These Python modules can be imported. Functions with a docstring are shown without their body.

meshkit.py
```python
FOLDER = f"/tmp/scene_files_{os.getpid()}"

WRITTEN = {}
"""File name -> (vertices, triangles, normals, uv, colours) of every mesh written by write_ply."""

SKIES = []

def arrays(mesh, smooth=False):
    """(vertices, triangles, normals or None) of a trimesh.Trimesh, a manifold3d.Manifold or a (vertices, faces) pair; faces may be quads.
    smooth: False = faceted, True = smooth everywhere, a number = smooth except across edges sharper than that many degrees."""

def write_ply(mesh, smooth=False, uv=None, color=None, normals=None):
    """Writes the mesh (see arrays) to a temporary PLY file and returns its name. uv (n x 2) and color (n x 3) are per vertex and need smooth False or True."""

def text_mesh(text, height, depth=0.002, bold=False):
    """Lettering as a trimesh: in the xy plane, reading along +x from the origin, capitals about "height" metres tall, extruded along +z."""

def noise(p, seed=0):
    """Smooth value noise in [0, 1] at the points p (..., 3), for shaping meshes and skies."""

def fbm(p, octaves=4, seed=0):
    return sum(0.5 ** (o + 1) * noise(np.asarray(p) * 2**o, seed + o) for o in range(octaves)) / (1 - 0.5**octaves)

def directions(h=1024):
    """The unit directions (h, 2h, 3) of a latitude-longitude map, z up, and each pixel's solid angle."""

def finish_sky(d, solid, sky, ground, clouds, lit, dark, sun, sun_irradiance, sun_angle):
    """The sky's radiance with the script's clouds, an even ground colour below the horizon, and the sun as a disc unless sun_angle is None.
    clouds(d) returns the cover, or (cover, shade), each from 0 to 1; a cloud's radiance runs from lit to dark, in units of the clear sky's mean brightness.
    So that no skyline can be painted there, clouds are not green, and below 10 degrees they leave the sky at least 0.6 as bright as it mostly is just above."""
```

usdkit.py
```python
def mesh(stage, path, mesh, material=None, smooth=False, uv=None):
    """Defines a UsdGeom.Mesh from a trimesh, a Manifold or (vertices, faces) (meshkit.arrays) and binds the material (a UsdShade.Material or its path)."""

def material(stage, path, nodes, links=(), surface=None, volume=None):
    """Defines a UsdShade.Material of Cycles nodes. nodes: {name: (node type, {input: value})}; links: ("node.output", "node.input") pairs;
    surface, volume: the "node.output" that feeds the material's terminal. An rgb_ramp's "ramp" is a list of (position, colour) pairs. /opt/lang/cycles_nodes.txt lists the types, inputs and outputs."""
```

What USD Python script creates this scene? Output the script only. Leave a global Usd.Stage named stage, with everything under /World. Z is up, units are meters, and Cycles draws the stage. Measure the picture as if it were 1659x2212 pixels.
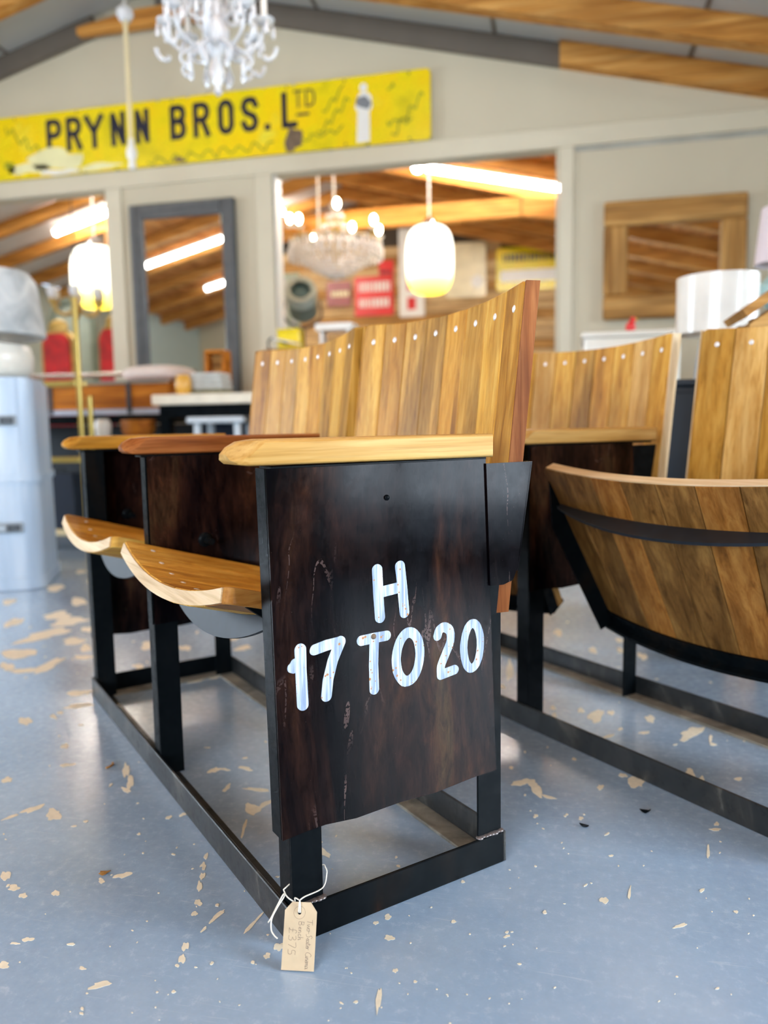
import math, random
import numpy as np, trimesh, manifold3d as m3, usdkit, meshkit
from shapely.geometry import Polygon, LineString, box as sbox
from shapely.ops import unary_union
from pxr import Usd, UsdGeom, UsdLux, UsdShade, Gf, Sdf

rng = random.Random(7)
stage = Usd.Stage.CreateInMemory()
UsdGeom.SetStageUpAxis(stage, 'Z'); UsdGeom.SetStageMetersPerUnit(stage, 1.0)
UsdGeom.Xform.Define(stage, '/World'); UsdGeom.Scope.Define(stage, '/World/Looks')

# ------------------------------------------------------------------ camera
W_, H_, FPX = 1659.0, 2212.0, 1697.2656
EYE = np.array([0, 0, .66])
R_ = np.array([0.97529308, 0.22026481, -0.01693582]); U_ = np.array([-0.00778074, 0.11086383, 0.99380515]); F_ = np.array([-0.22077788, 0.96911951, -0.10983855])
cam = UsdGeom.Camera.Define(stage, '/World/camera')
M = Gf.Matrix4d(*R_, 0, *U_, 0, *(-F_), 0, *EYE, 1)
cam.AddTransformOp().Set(M)
cam.CreateFocalLengthAttr(26.0); cam.CreateHorizontalApertureAttr(26.0 * W_ / FPX); cam.CreateVerticalApertureAttr(26.0 * H_ / FPX)
cam.CreateFocusDistanceAttr(1.06); cam.CreateFStopAttr(26.0 / 10.5); cam.CreateClippingRangeAttr((.02, 200))
cam.CreateExposureAttr(0.68)

def ray(px, py): return F_ + R_ * (px - W_ / 2) / FPX - U_ * (py - H_ / 2) / FPX
def at(px, py, y):
    r = ray(px, py); return EYE + r * (y / r[1])
def floor_at(px, py, z=0.0):
    r = ray(px, py); return EYE + r * ((z - EYE[2]) / r[2])

# ------------------------------------------------------------------ daylight and sky
dome = UsdLux.DomeLight.Define(stage, '/World/sky_light')
dome.CreateIntensityAttr(1.0); dome.CreateColorAttr(Gf.Vec3f(.62, .78, 1.0))
def rect_light(name, pos, look, w, h, inten, col):
    l = UsdLux.RectLight.Define(stage, '/World/' + name)
    l.CreateWidthAttr(w); l.CreateHeightAttr(h); l.CreateIntensityAttr(inten); l.CreateColorAttr(Gf.Vec3f(*col)); l.CreateNormalizeAttr(False)
    z = -np.array(look, float); z /= np.linalg.norm(z); up = np.array([0, 0, 1.0]) if abs(z[2]) < .9 else np.array([0, 1.0, 0])
    x = np.cross(up, z); x /= np.linalg.norm(x); y = np.cross(z, x)
    l.AddTransformOp().Set(Gf.Matrix4d(*x, 0, *y, 0, *z, 0, *map(float, pos), 1))
DAY = (.76, .88, 1.0)
K_DAY, K_TUBE, K_TUBE2 = 10.5, 21.0, 62.0
rect_light('door_daylight', (2.66, .6, 1.15), (-1, 0, 0), .98, 1.75, K_DAY * 1.5, DAY)
rect_light('side_window_daylight', (2.62, 3.3, 1.55), (-1, 0, 0), 1.5, 1.1, K_DAY, DAY)
rect_light('rear_window_daylight', (-1.6, -4.25, 1.4), (0, 1, 0), 3.4, 1.9, K_DAY, DAY)
rect_light('left_window_daylight', (-7.45, 2.2, 1.5), (1, 0, 0), 3.0, 1.5, K_DAY, DAY)

# ------------------------------------------------------------------ helpers
used = {}
def numbered(base, name):
    k = base + '/' + name; n = used.get(k, 0); used[k] = n + 1
    return k if n == 0 else f'{k}_{n:03d}'
def ppath(parent): return '/World' if parent is None else str(parent.GetPath())
def obj(name, mesh, mat, parent=None, smooth=30):
    if isinstance(mesh, (list,)): mesh = cat(mesh)
    p = usdkit.mesh(stage, numbered(ppath(parent), name), mesh, mat, smooth=smooth).GetPrim()
    return p
def tag(p, label=None, category=None, group=None, kind=None):
    for k, v in (('label', label), ('category', category), ('group', group), ('kind', kind)):
        if v: p.SetCustomDataByKey(k, v)
    return p
def thing(name, label, category, loc=(0, 0, 0), rotz=0.0, group=None):
    x = UsdGeom.Xform.Define(stage, numbered('/World', name))
    x.AddTranslateOp().Set(Gf.Vec3d(*map(float, loc)))
    if rotz: x.AddRotateZOp().Set(math.degrees(rotz))
    return tag(x.GetPrim(), label, category, group)
def struct(name, mesh, mat, parent=None, smooth=30):
    p = obj(name, mesh, mat, parent, smooth)
    if parent is None: tag(p, kind='structure')
    return p
def cat(ms): return trimesh.util.concatenate([tm(m) for m in ms])
def tm(m):
    if isinstance(m, m3.Manifold):
        q = m.to_mesh(); return trimesh.Trimesh(np.array(q.vert_properties[:, :3]), np.array(q.tri_verts), process=False)
    return m
def hull(pts): return trimesh.Trimesh(*(lambda h: (h.vertices, h.faces))(trimesh.convex.convex_hull(np.asarray(pts, float))), process=False)
def bx(lo, hi, c=0.0):
    lo, hi = np.minimum(lo, hi).astype(float), np.maximum(lo, hi).astype(float)
    c = min(c, .45 * (hi - lo).min())
    if c <= 0:
        m = trimesh.creation.box(hi - lo); m.apply_translation((lo + hi) / 2); return m
    P = []
    for sx in (0, 1):
        for sy in (0, 1):
            for sz in (0, 1):
                q = np.array([hi[0] if sx else lo[0], hi[1] if sy else lo[1], hi[2] if sz else lo[2]]); d = np.array([c if sx == 0 else -c, c if sy == 0 else -c, c if sz == 0 else -c])
                for k in range(3):
                    r = q + d; r[k] = q[k]; P.append(r)
    return hull(P)
def xf(m, T): m = tm(m).copy(); m.apply_transform(T); return m
def mv(m, d): m = tm(m).copy(); m.apply_translation(d); return m
def rot(m, ang, axis, pt=(0, 0, 0)): return xf(m, trimesh.transformations.rotation_matrix(ang, axis, pt))
def lathe(prof, n=32):
    prof = np.array(prof, float); a = np.arange(n) * 2 * np.pi / n
    v = np.stack([prof[:, None, 0] * np.cos(a), prof[:, None, 0] * np.sin(a), np.repeat(prof[:, 1:2], n, 1)], -1).reshape(-1, 3)
    f = []
    for i in range(len(prof) - 1):
        for j in range(n):
            k = (j + 1) % n; A, B, C, D = i * n + j, i * n + k, (i + 1) * n + k, (i + 1) * n + j
            f += [[A, B, C], [A, C, D]]
    m = trimesh.Trimesh(v, f, process=False); m.merge_vertices(); m.update_faces(m.nondegenerate_faces()); return m
def tube(pts, r, n=8, cap=True):
    p = np.asarray(pts, float); r = np.broadcast_to(r, (len(p),)).astype(float)
    t = np.gradient(p, axis=0); t /= np.linalg.norm(t, axis=1, keepdims=True) + 1e-12
    a = np.zeros_like(p); ref = np.array([0, 0, 1.0]) if abs(t[0, 2]) < .9 else np.array([1.0, 0, 0])
    for i in range(len(p)):
        ref = ref - t[i] * (ref @ t[i]); ref /= np.linalg.norm(ref) + 1e-12; a[i] = ref
    b = np.cross(t, a); g = np.arange(n) * 2 * np.pi / n
    v = (p[:, None] + r[:, None, None] * (np.cos(g)[None, :, None] * a[:, None] + np.sin(g)[None, :, None] * b[:, None])).reshape(-1, 3)
    f = []
    for i in range(len(p) - 1):
        for j in range(n):
            k = (j + 1) % n; A, B, C, D = i * n + j, i * n + k, (i + 1) * n + k, (i + 1) * n + j
            f += [[A, B, C], [A, C, D]]
    v = list(v)
    if cap:
        for e, i in ((0, 0), (1, len(p) - 1)):
            v.append(p[i]); c = len(v) - 1
            for j in range(n):
                k = (j + 1) % n; f.append([c, i * n + k, i * n + j] if e == 0 else [c, i * n + j, i * n + k])
    return trimesh.Trimesh(np.array(v), f, process=False)
def bar(a, b, w, h, c=.001):
    """a straight bar of section w x h from a to b (h nearest to vertical)"""
    a, b = np.asarray(a, float), np.asarray(b, float); L = np.linalg.norm(b - a); x = (b - a) / L
    up = np.array([0, 0, 1.0]) if abs(x[2]) < .98 else np.array([0, 1.0, 0])
    y = np.cross(up, x); y /= np.linalg.norm(y); z = np.cross(x, y)
    T = np.eye(4); T[:3, 0], T[:3, 1], T[:3, 2], T[:3, 3] = x, y, z, a
    return xf(bx((0, -w / 2, -h / 2), (L, w / 2, h / 2), c), T)
def extr(poly, d):
    gs = getattr(poly, 'geoms', [poly])
    return trimesh.util.concatenate([trimesh.creation.extrude_polygon(g, d, engine='earcut') for g in gs if g.area > 1e-10])
def smooth_curve(pts, n=8):
    """Catmull-Rom through pts"""
    p = np.asarray(pts, float); p = np.vstack([2 * p[0] - p[1], p, 2 * p[-1] - p[-2]]); out = []
    for i in range(1, len(p) - 2):
        for t in np.linspace(0, 1, n, endpoint=False):
            a, b, c, d = p[i - 1:i + 3]
            out.append(.5 * (2 * b + (c - a) * t + (2 * a - 5 * b + 4 * c - d) * t * t + (3 * b - a - 3 * c + d) * t ** 3))
    return np.array(out + [p[-2]])
def lin(r, g, b):
    c = np.array([r, g, b]) / 255.0
    return tuple(np.where(c < .04045, c / 12.92, ((c + .055) / 1.055) ** 2.4))

# ------------------------------------------------------------------ materials
def mat(name, nodes, links=(), surface='p.BSDF'): return usdkit.material(stage, '/World/Looks/' + name, nodes, links, surface=surface)
def plain(name, col, rough=.5, metal=0.0, spec=.5, vary=.12, scale=6, **kw):
    """one colour, gently mottled"""
    d = tuple(np.clip(np.array(col) * (1 - vary), 0, 1)); l = tuple(np.clip(np.array(col) * (1 + vary), 0, 1))
    return mat(name, {'t': ('texture_coordinate', {}), 'n': ('noise_texture', {'scale': scale, 'detail': 4}), 'r': ('rgb_ramp', {'ramp': [(.3, d), (.7, l)]}),
        'p': ('principled_bsdf', {'roughness': rough, 'metallic': metal, 'specular_ior_level': spec, **kw})},
        [('t.object', 'n.vector'), ('n.fac', 'r.fac'), ('r.color', 'p.base_color')])
def glow(name, col, strength): return mat(name, {'p': ('emission', {'color': col, 'strength': strength})}, surface='p.emission')
def wood(name, axis, light, mid, dark, rough=.42, fine=55, streak=.5):
    s = [fine] * 3; s[axis] = fine * .045
    s2 = [9.0] * 3; s2[axis] = 1.3
    s3 = [fine * 4] * 3; s3[axis] = fine * .15
    return mat(name, {
        't': ('texture_coordinate', {}), 'oi': ('object_info', {}), 'sc': ('vector_math', {'math_type': 'scale', 'vector1': (37.0, 61.0, 23.0)}), 'ad': ('vector_math', {'math_type': 'add'}),
        'm': ('mapping', {'scale': tuple(s)}), 'n': ('noise_texture', {'scale': 1.0, 'detail': 6, 'roughness': .62, 'distortion': .6}),
        'm2': ('mapping', {'scale': tuple(s2)}), 'n2': ('noise_texture', {'scale': 1.0, 'detail': 3, 'roughness': .5, 'distortion': 1.2}),
        'm3': ('mapping', {'scale': tuple(s3)}), 'n3': ('noise_texture', {'scale': 1.0, 'detail': 2, 'roughness': .5}),
        'r': ('rgb_ramp', {'ramp': [(.25, dark), (.46, mid), (.66, light), (.85, tuple(np.minimum(1, np.array(light) * 1.12)))]}),
        'r2': ('rgb_ramp', {'ramp': [(.40, tuple(np.array(dark) * .8 / np.maximum(np.array(mid), 1e-4))), (.58, (1, 1, 1))]}),
        'r3': ('rgb_ramp', {'ramp': [(.33, (.74, .68, .56)), (.5, (1, 1, 1))]}),
        'mx': ('mix', {'mix_type': 'multiply', 'fac': streak}), 'mx3': ('mix', {'mix_type': 'multiply', 'fac': .55}),
        'b': ('bump', {'strength': .12, 'distance': .002}),
        'p': ('principled_bsdf', {'roughness': rough, 'specular_ior_level': .14})},
        [('t.object', 'ad.vector1'), ('oi.random', 'sc.scale'), ('sc.vector', 'ad.vector2'), ('ad.vector', 'm.vector'), ('ad.vector', 'm2.vector'), ('ad.vector', 'm3.vector'),
         ('m.vector', 'n.vector'), ('m2.vector', 'n2.vector'), ('m3.vector', 'n3.vector'), ('n.fac', 'r.fac'), ('n2.fac', 'r2.fac'), ('n3.fac', 'r3.fac'),
         ('r.color', 'mx.color1'), ('r2.color', 'mx.color2'), ('mx.color', 'mx3.color1'), ('r3.color', 'mx3.color2'), ('mx3.color', 'p.base_color'), ('n.fac', 'b.height'), ('b.normal', 'p.normal')])

TONES = {'honey': (lin(228, 184, 92), lin(211, 158, 64), lin(164, 108, 36)), 'gold': (lin(214, 163, 72), lin(194, 136, 46), lin(134, 84, 24)),
         'olive': (lin(204, 158, 76), lin(182, 132, 52), lin(116, 78, 28)), 'brown': (lin(172, 120, 60), lin(146, 94, 40), lin(94, 56, 22)),
         'red': (lin(168, 106, 58), lin(138, 78, 36), lin(92, 46, 18)), 'pale': (lin(230, 192, 124), lin(214, 168, 94), lin(176, 124, 54)), 'walnut': (lin(150, 110, 58), lin(124, 86, 42), lin(72, 47, 20)), 'endgrain': (lin(236, 214, 178), lin(224, 196, 152), lin(196, 160, 112))}
WOOD = {(t, a): wood(f'wood_{t}_{"xyz"[a]}', a, *TONES[t]) for t in TONES for a in (0, 1, 2)}
PINE = [wood('pine_' + 'xyz'[a], a, lin(226, 170, 96), lin(204, 140, 66), lin(156, 96, 40), rough=.6, fine=22) for a in range(3)]
BOARD = [wood('board_' + 'xyz'[a], a, lin(222, 154, 88), lin(196, 122, 60), lin(140, 80, 36), rough=.65, fine=16) for a in range(3)]
RUSTIC = [wood('rustic_' + 'xyz'[a], a, lin(206, 160, 96), lin(178, 130, 70), lin(120, 80, 40), rough=.6, fine=18) for a in range(3)]
ORANGE = wood('orange_wood', 0, lin(205, 130, 40), lin(180, 104, 26), lin(120, 62, 14), rough=.4, fine=20)

def steel_mat(name, ramp, rough=(.28, .5), scale=9, lines=0.0, line_col=(.25, .16, .14), stretch=(1, 1, .35), spec=.5, bump=.15, scumble=0):
    nodes = {'t': ('texture_coordinate', {}), 'm': ('mapping', {'scale': stretch}), 'n': ('noise_texture', {'scale': scale, 'detail': 7, 'roughness': .62, 'distortion': .8}),
        'r': ('rgb_ramp', {'ramp': ramp}), 'n2': ('noise_texture', {'scale': scale * 3.1, 'detail': 5, 'roughness': .7}), 'rr': ('map_range', {'from_min': .3, 'from_max': .7, 'to_min': rough[0], 'to_max': rough[1]}),
        'b': ('bump', {'strength': bump, 'distance': .0015}), 'p': ('principled_bsdf', {'specular_ior_level': spec})}
    links = [('t.object', 'm.vector'), ('m.vector', 'n.vector'), ('t.object', 'n2.vector'), ('n.fac', 'r.fac'), ('n2.fac', 'rr.value'), ('rr.result', 'p.roughness'), ('n2.fac', 'b.height'), ('b.normal', 'p.normal')]
    if lines:   # thin tide marks left by drips: contour lines of a stretched noise, broken up by another
        nodes |= {'m4': ('mapping', {'scale': (9, 9, 2.6)}), 'n4': ('noise_texture', {'scale': 1.0, 'detail': 3, 'distortion': .5}), 's4': ('math', {'math_type': 'subtract', 'value2': .5}), 'a4': ('math', {'math_type': 'absolute'}),
                  'c4': ('math', {'math_type': 'less_than', 'value2': .0045}), 'n5': ('noise_texture', {'scale': 7.0, 'detail': 2}), 'g5': ('map_range', {'from_min': .50, 'from_max': .62, 'to_min': 0, 'to_max': lines, 'clamp': True}),
                  'n6': ('noise_texture', {'scale': 260.0, 'detail': 2}), 'g6': ('math', {'math_type': 'greater_than', 'value2': .47}), 'mm': ('math', {'math_type': 'multiply'}), 'mm2': ('math', {'math_type': 'multiply'}),
                  'n7': ('noise_texture', {'scale': 420.0, 'detail': 2}), 'g7': ('map_range', {'from_min': .74, 'from_max': .78, 'to_min': 0, 'to_max': .55, 'clamp': True}), 'mxx': ('math', {'math_type': 'maximum'}), 'mx': ('mix', {'color2': line_col})}
        links += [('t.object', 'm4.vector'), ('m4.vector', 'n4.vector'), ('n4.fac', 's4.value1'), ('s4.value', 'a4.value1'), ('a4.value', 'c4.value1'), ('t.object', 'n5.vector'), ('n5.fac', 'g5.value'), ('t.object', 'n6.vector'), ('n6.fac', 'g6.value1'),
                  ('c4.value', 'mm.value1'), ('g5.result', 'mm.value2'), ('mm.value', 'mm2.value1'), ('g6.value', 'mm2.value2'), ('t.object', 'n7.vector'), ('n7.fac', 'g7.value'), ('mm2.value', 'mxx.value1'), ('g7.result', 'mxx.value2'),
                  ('mxx.value', 'mx.fac'), ('sx.color', 'wx.color1'), ('wg.result', 'wx.fac'), ('wx.color', 'mx.color1'), ('mx.color', 'p.base_color'),
                  ('t.object', 'sm.vector'), ('sm.vector', 'sn.vector'), ('sn.fac', 'sr.fac'), ('r.color', 'sx.color1'), ('sr.color', 'sx.color2'), ('t.object', 'wn.vector'), ('wn.fac', 'wg.value')]
        nodes |= {'sm': ('mapping', {'scale': (70, 70, 16)}), 'sn': ('noise_texture', {'scale': 1.0, 'detail': 6, 'roughness': .7, 'distortion': .5}), 'sr': ('rgb_ramp', {'ramp': [(.36, (.32, .32, .36)), (.52, (.72, .72, .72)), (.68, (1.25, 1.15, 1.05))]}), 'sx': ('mix', {'mix_type': 'multiply', 'fac': 1.0}),
                  'wn': ('noise_texture', {'scale': 13.0, 'detail': 7, 'roughness': .75}), 'wg': ('map_range', {'from_min': .655, 'from_max': .72, 'to_min': 0, 'to_max': .7, 'clamp': True}), 'wx': ('mix', {'color2': (.12, .085, .045)})}
    else: links.append(('r.color', 'p.base_color'))
    return mat(name, nodes, links)
PANEL = steel_mat('rusty_lacquered_steel', [(.34, (.0014, .0014, .0028)), (.43, (.0030, .0020, .0028)), (.49, (.010, .0046, .0042)), (.55, (.024, .0100, .0070)), (.62, (.046, .0190, .0100)), (.72, (.075, .044, .020))], rough=(.07, .20), scale=6.5, lines=.6, line_col=(.15, .095, .085), spec=.07, bump=.03, scumble=1)
BLACK = steel_mat('black_lacquered_steel', [(.3, (.0018, .0028, .0038)), (.55, (.0035, .005, .006)), (.7, (.008, .0065, .0055)), (.82, (.03, .013, .008))], rough=(.2, .4), scale=12, spec=.05)
RAIL = steel_mat('worn_rail_steel', [(.3, (.008, .0095, .011)), (.47, (.016, .0175, .018)), (.57, (.028, .027, .025)), (.66, (.09, .083, .07)), (.78, (.16, .15, .13))], rough=(.25, .5), scale=10, stretch=(1, 1, .6), spec=.35)
FLANGE = steel_mat('worn_flange_steel', [(.3, (.10, .09, .07)), (.5, (.22, .20, .16)), (.7, (.36, .33, .26))], rough=(.35, .6), scale=14)
WELD = plain('weld_bead', (.22, .19, .18), .35, .6, vary=.4, scale=120)
RIVET = plain('aluminium_rivet', (.80, .80, .80), .35, .35, vary=.05)
SEATMETAL = plain('blue_black_steel', (.008, .012, .018), .5, 0, .5, vary=.25, scale=40)
PAINT = mat('white_brush_paint', {'t': ('texture_coordinate', {}), 'm': ('mapping', {'scale': (260, 260, 14)}), 'n': ('noise_texture', {'scale': 1.0, 'detail': 4}), 'r': ('rgb_ramp', {'ramp': [(.38, (.24, .31, .43)), (.5, (.42, .49, .59)), (.62, (.60, .63, .68))]}),
    'v': ('voronoi_texture', {'scale': 150.0}), 'n2': ('noise_texture', {'scale': 45.0, 'detail': 3}), 'th': ('map_range', {'from_min': .42, 'from_max': .70, 'to_min': 0, 'to_max': .34, 'clamp': True}), 'c': ('math', {'math_type': 'less_than'}),
    'mx': ('mix', {'color2': (.42, .19, .07)}), 'b': ('bump', {'strength': .3, 'distance': .0008}), 'p': ('principled_bsdf', {'roughness': .5})},
    [('t.object', 'm.vector'), ('m.vector', 'n.vector'), ('n.fac', 'r.fac'), ('t.object', 'v.vector'), ('t.object', 'n2.vector'), ('n2.fac', 'th.value'), ('v.distance', 'c.value1'), ('th.result', 'c.value2'), ('c.value', 'mx.fac'), ('r.color', 'mx.color1'),
     ('mx.color', 'p.base_color'), ('n.fac', 'b.height'), ('b.normal', 'p.normal')])
FLOOR = mat('blue_grey_floor_paint', {'g': ('geometry', {}), 'n': ('noise_texture', {'scale': 1.6, 'detail': 6, 'roughness': .6}), 'r': ('rgb_ramp', {'ramp': [(.3, lin(132, 157, 183)), (.5, lin(150, 173, 196)), (.7, lin(170, 187, 204))]}),
    'm': ('mapping', {'scale': (16, 22, 16), 'rotation': (0, 0, .6)}), 'n2': ('noise_texture', {'scale': 1.0, 'detail': 7, 'roughness': .66, 'distortion': .3}), 'g2': ('map_range', {'from_min': .755, 'from_max': .765, 'to_min': 0, 'to_max': 1, 'clamp': True}),
    'mx': ('mix', {'color2': lin(214, 204, 178)}), 'n3': ('noise_texture', {'scale': 60.0, 'detail': 5, 'roughness': .7}), 'g3': ('map_range', {'from_min': .56, 'from_max': .75, 'to_min': 0, 'to_max': .5, 'clamp': True}), 'mx3': ('mix', {'color2': lin(196, 208, 218)}),
    'm4': ('mapping', {'scale': (5, 90, 5), 'rotation': (0, 0, 1.1)}), 'n4': ('noise_texture', {'scale': 1.0, 'detail': 3, 'distortion': 2.0}), 'g4': ('map_range', {'from_min': .66, 'from_max': .72, 'to_min': 0, 'to_max': .28, 'clamp': True}), 'mx4': ('mix', {'color2': lin(206, 216, 222)}),
    'rr': ('map_range', {'from_min': .3, 'from_max': .7, 'to_min': .17, 'to_max': .34}), 'b': ('bump', {'strength': .10, 'distance': .003}), 'p': ('principled_bsdf', {'specular_ior_level': .6, 'coat_weight': 1.0, 'coat_roughness': .20})},
    [('g.position', 'n.vector'), ('n.fac', 'r.fac'), ('g.position', 'm.vector'), ('m.vector', 'n2.vector'), ('n2.fac', 'g2.value'), ('g.position', 'n3.vector'), ('n3.fac', 'g3.value'), ('r.color', 'mx3.color1'), ('g3.result', 'mx3.fac'),
     ('g.position', 'm4.vector'), ('m4.vector', 'n4.vector'), ('n4.fac', 'g4.value'), ('mx3.color', 'mx4.color1'), ('g4.result', 'mx4.fac'), ('mx4.color', 'mx.color1'), ('g2.result', 'mx.fac'), ('mx.color', 'p.base_color'),
     ('n3.fac', 'rr.value'), ('rr.result', 'p.roughness'), ('n2.fac', 'b.height'), ('b.normal', 'p.normal')])
CHIP = plain('bare_screed', lin(222, 212, 188), .6, vary=.08, scale=90)
WALL = plain('stone_grey_wall_paint', lin(196, 186, 160), .6, vary=.025, scale=2)
TRIM = plain('stone_grey_gloss_trim', lin(205, 196, 171), .42, vary=.02)
GREYCEIL = plain('grey_ceiling_paint', lin(182, 180, 172), .6, vary=.03, scale=2)
TAUPE = plain('taupe_rafter_paint', lin(104, 94, 82), .6, vary=.06, scale=5)
GREEN_WALL = plain('grey_green_wall_paint', lin(170, 182, 172), .7, vary=.03)
MIRROR = mat('mirror_glass', {'p': ('principled_bsdf', {'base_color': (.86, .88, .88), 'metallic': 1.0, 'roughness': .015})})
CHARCOAL = plain('charcoal_frame_paint', lin(80, 83, 84), .4, vary=.15, scale=14)
YELLOW = mat('yellow_enamel', {'t': ('texture_coordinate', {}), 'n': ('noise_texture', {'scale': 2.2, 'detail': 5, 'roughness': .65}), 'r': ('rgb_ramp', {'ramp': [(.32, lin(196, 182, 16)), (.47, lin(236, 212, 10)), (.6, lin(244, 206, 4)), (.74, lin(232, 218, 60))]}),
    'p': ('principled_bsdf', {'roughness': .28})}, [('t.object', 'n.vector'), ('n.fac', 'r.fac'), ('r.color', 'p.base_color')])
NAVY = plain('navy_enamel', (.012, .016, .035), .3)
GREENISH = plain('faded_green_script', lin(150, 150, 20), .4)
RUST = plain('rust_patch', lin(112, 92, 70), .7, vary=.3, scale=20)
CREAM = plain('cream_enamel', lin(232, 226, 170), .4, vary=.08)
OFFWHITE = plain('off_white', lin(232, 230, 222), .4, vary=.03)
GREYFIG = plain('grey_print', lin(120, 124, 128), .4)
REDENAMEL = plain('red_enamel', lin(214, 40, 40), .35, vary=.08)
PALEBLUE = mat('pale_blue_painted_metal', {'t': ('texture_coordinate', {}), 'm': ('mapping', {'scale': (9, 9, 1.2)}), 'n': ('noise_texture', {'scale': 1.0, 'detail': 4}), 'r': ('rgb_ramp', {'ramp': [(.3, lin(146, 164, 184)), (.5, lin(170, 188, 206)), (.72, lin(200, 212, 222))]}), 'p': ('principled_bsdf', {'roughness': .3})},
    [('t.object', 'm.vector'), ('m.vector', 'n.vector'), ('n.fac', 'r.fac'), ('r.color', 'p.base_color')])
CHROME = plain('chrome', (.75, .77, .8), .15, 1.0, vary=.05)
DARKMETAL = plain('dark_metal', (.03, .035, .04), .4, .3)
CERAMIC = plain('cream_glazed_ceramic', lin(226, 222, 210), .22, vary=.03)
SHADE = mat('silvery_lampshade_fabric', {'t': ('texture_coordinate', {}), 'n': ('noise_texture', {'scale': 7.0, 'detail': 4, 'distortion': 1.0}), 'r': ('rgb_ramp', {'ramp': [(.3, lin(168, 176, 178)), (.5, lin(205, 210, 210)), (.7, lin(232, 234, 230))]}),
    'd': ('principled_bsdf', {'roughness': .45}), 'tr': ('translucent_bsdf', {}), 'x': ('mix_closure', {'fac': .25})}, [('t.object', 'n.vector'), ('n.fac', 'r.fac'), ('r.color', 'd.base_color'), ('r.color', 'tr.color'), ('d.BSDF', 'x.closure1'), ('tr.BSDF', 'x.closure2')], surface='x.closure')
BRASS = plain('brass', lin(206, 182, 104), .3, .85, vary=.08)
MARBLE = plain('cream_marble', lin(224, 208, 164), .35, vary=.06)
GLASSY = mat('milky_glass', {'p': ('principled_bsdf', {'base_color': (.90, .92, .94), 'roughness': .12, 'transmission_weight': .45, 'ior': 1.45})})
CRYSTAL = mat('crystal_drops', {'p': ('principled_bsdf', {'base_color': (1, .96, .92), 'roughness': .08, 'transmission_weight': .35, 'ior': 1.5})})
RED_LEATHER = plain('red_velvet', lin(196, 20, 26), .35, vary=.35, scale=9)
GILT = plain('gilt_wood', lin(190, 160, 90), .4, .5, vary=.25, scale=20)
MANILA = plain('manila_card', lin(194, 172, 140), .75, vary=.05, scale=70)
STRING = plain('cotton_string', lin(228, 222, 208), .8, vary=.06, scale=300)
INK = plain('ballpoint_ink', lin(88, 74, 66), .6)
WHITEWASH = plain('whitewashed_timber', lin(222, 212, 190), .6, vary=.1, scale=12)
NAVYCLOTH = plain('navy_canvas', lin(28, 40, 56), .8, vary=.2)
LINEN = plain('pale_linen', lin(226, 214, 206), .85, vary=.06, scale=30)
GREYCLOTH = plain('grey_folded_cloth', lin(190, 194, 190), .85, vary=.1, scale=25)
MUSTARD = plain('mustard_glaze', lin(214, 160, 62), .3, vary=.12)
PINKSHADE = plain('pale_pink_fabric', lin(220, 208, 214), .6, vary=.04)
TEAL = plain('pale_teal_glaze', lin(170, 206, 204), .3)
GREENGREY = plain('grey_green_metal', lin(112, 122, 112), .4, .3, vary=.15)
GLASS_DARK = plain('dark_lamp_lens', lin(70, 98, 100), .08, 0, .8)
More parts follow.
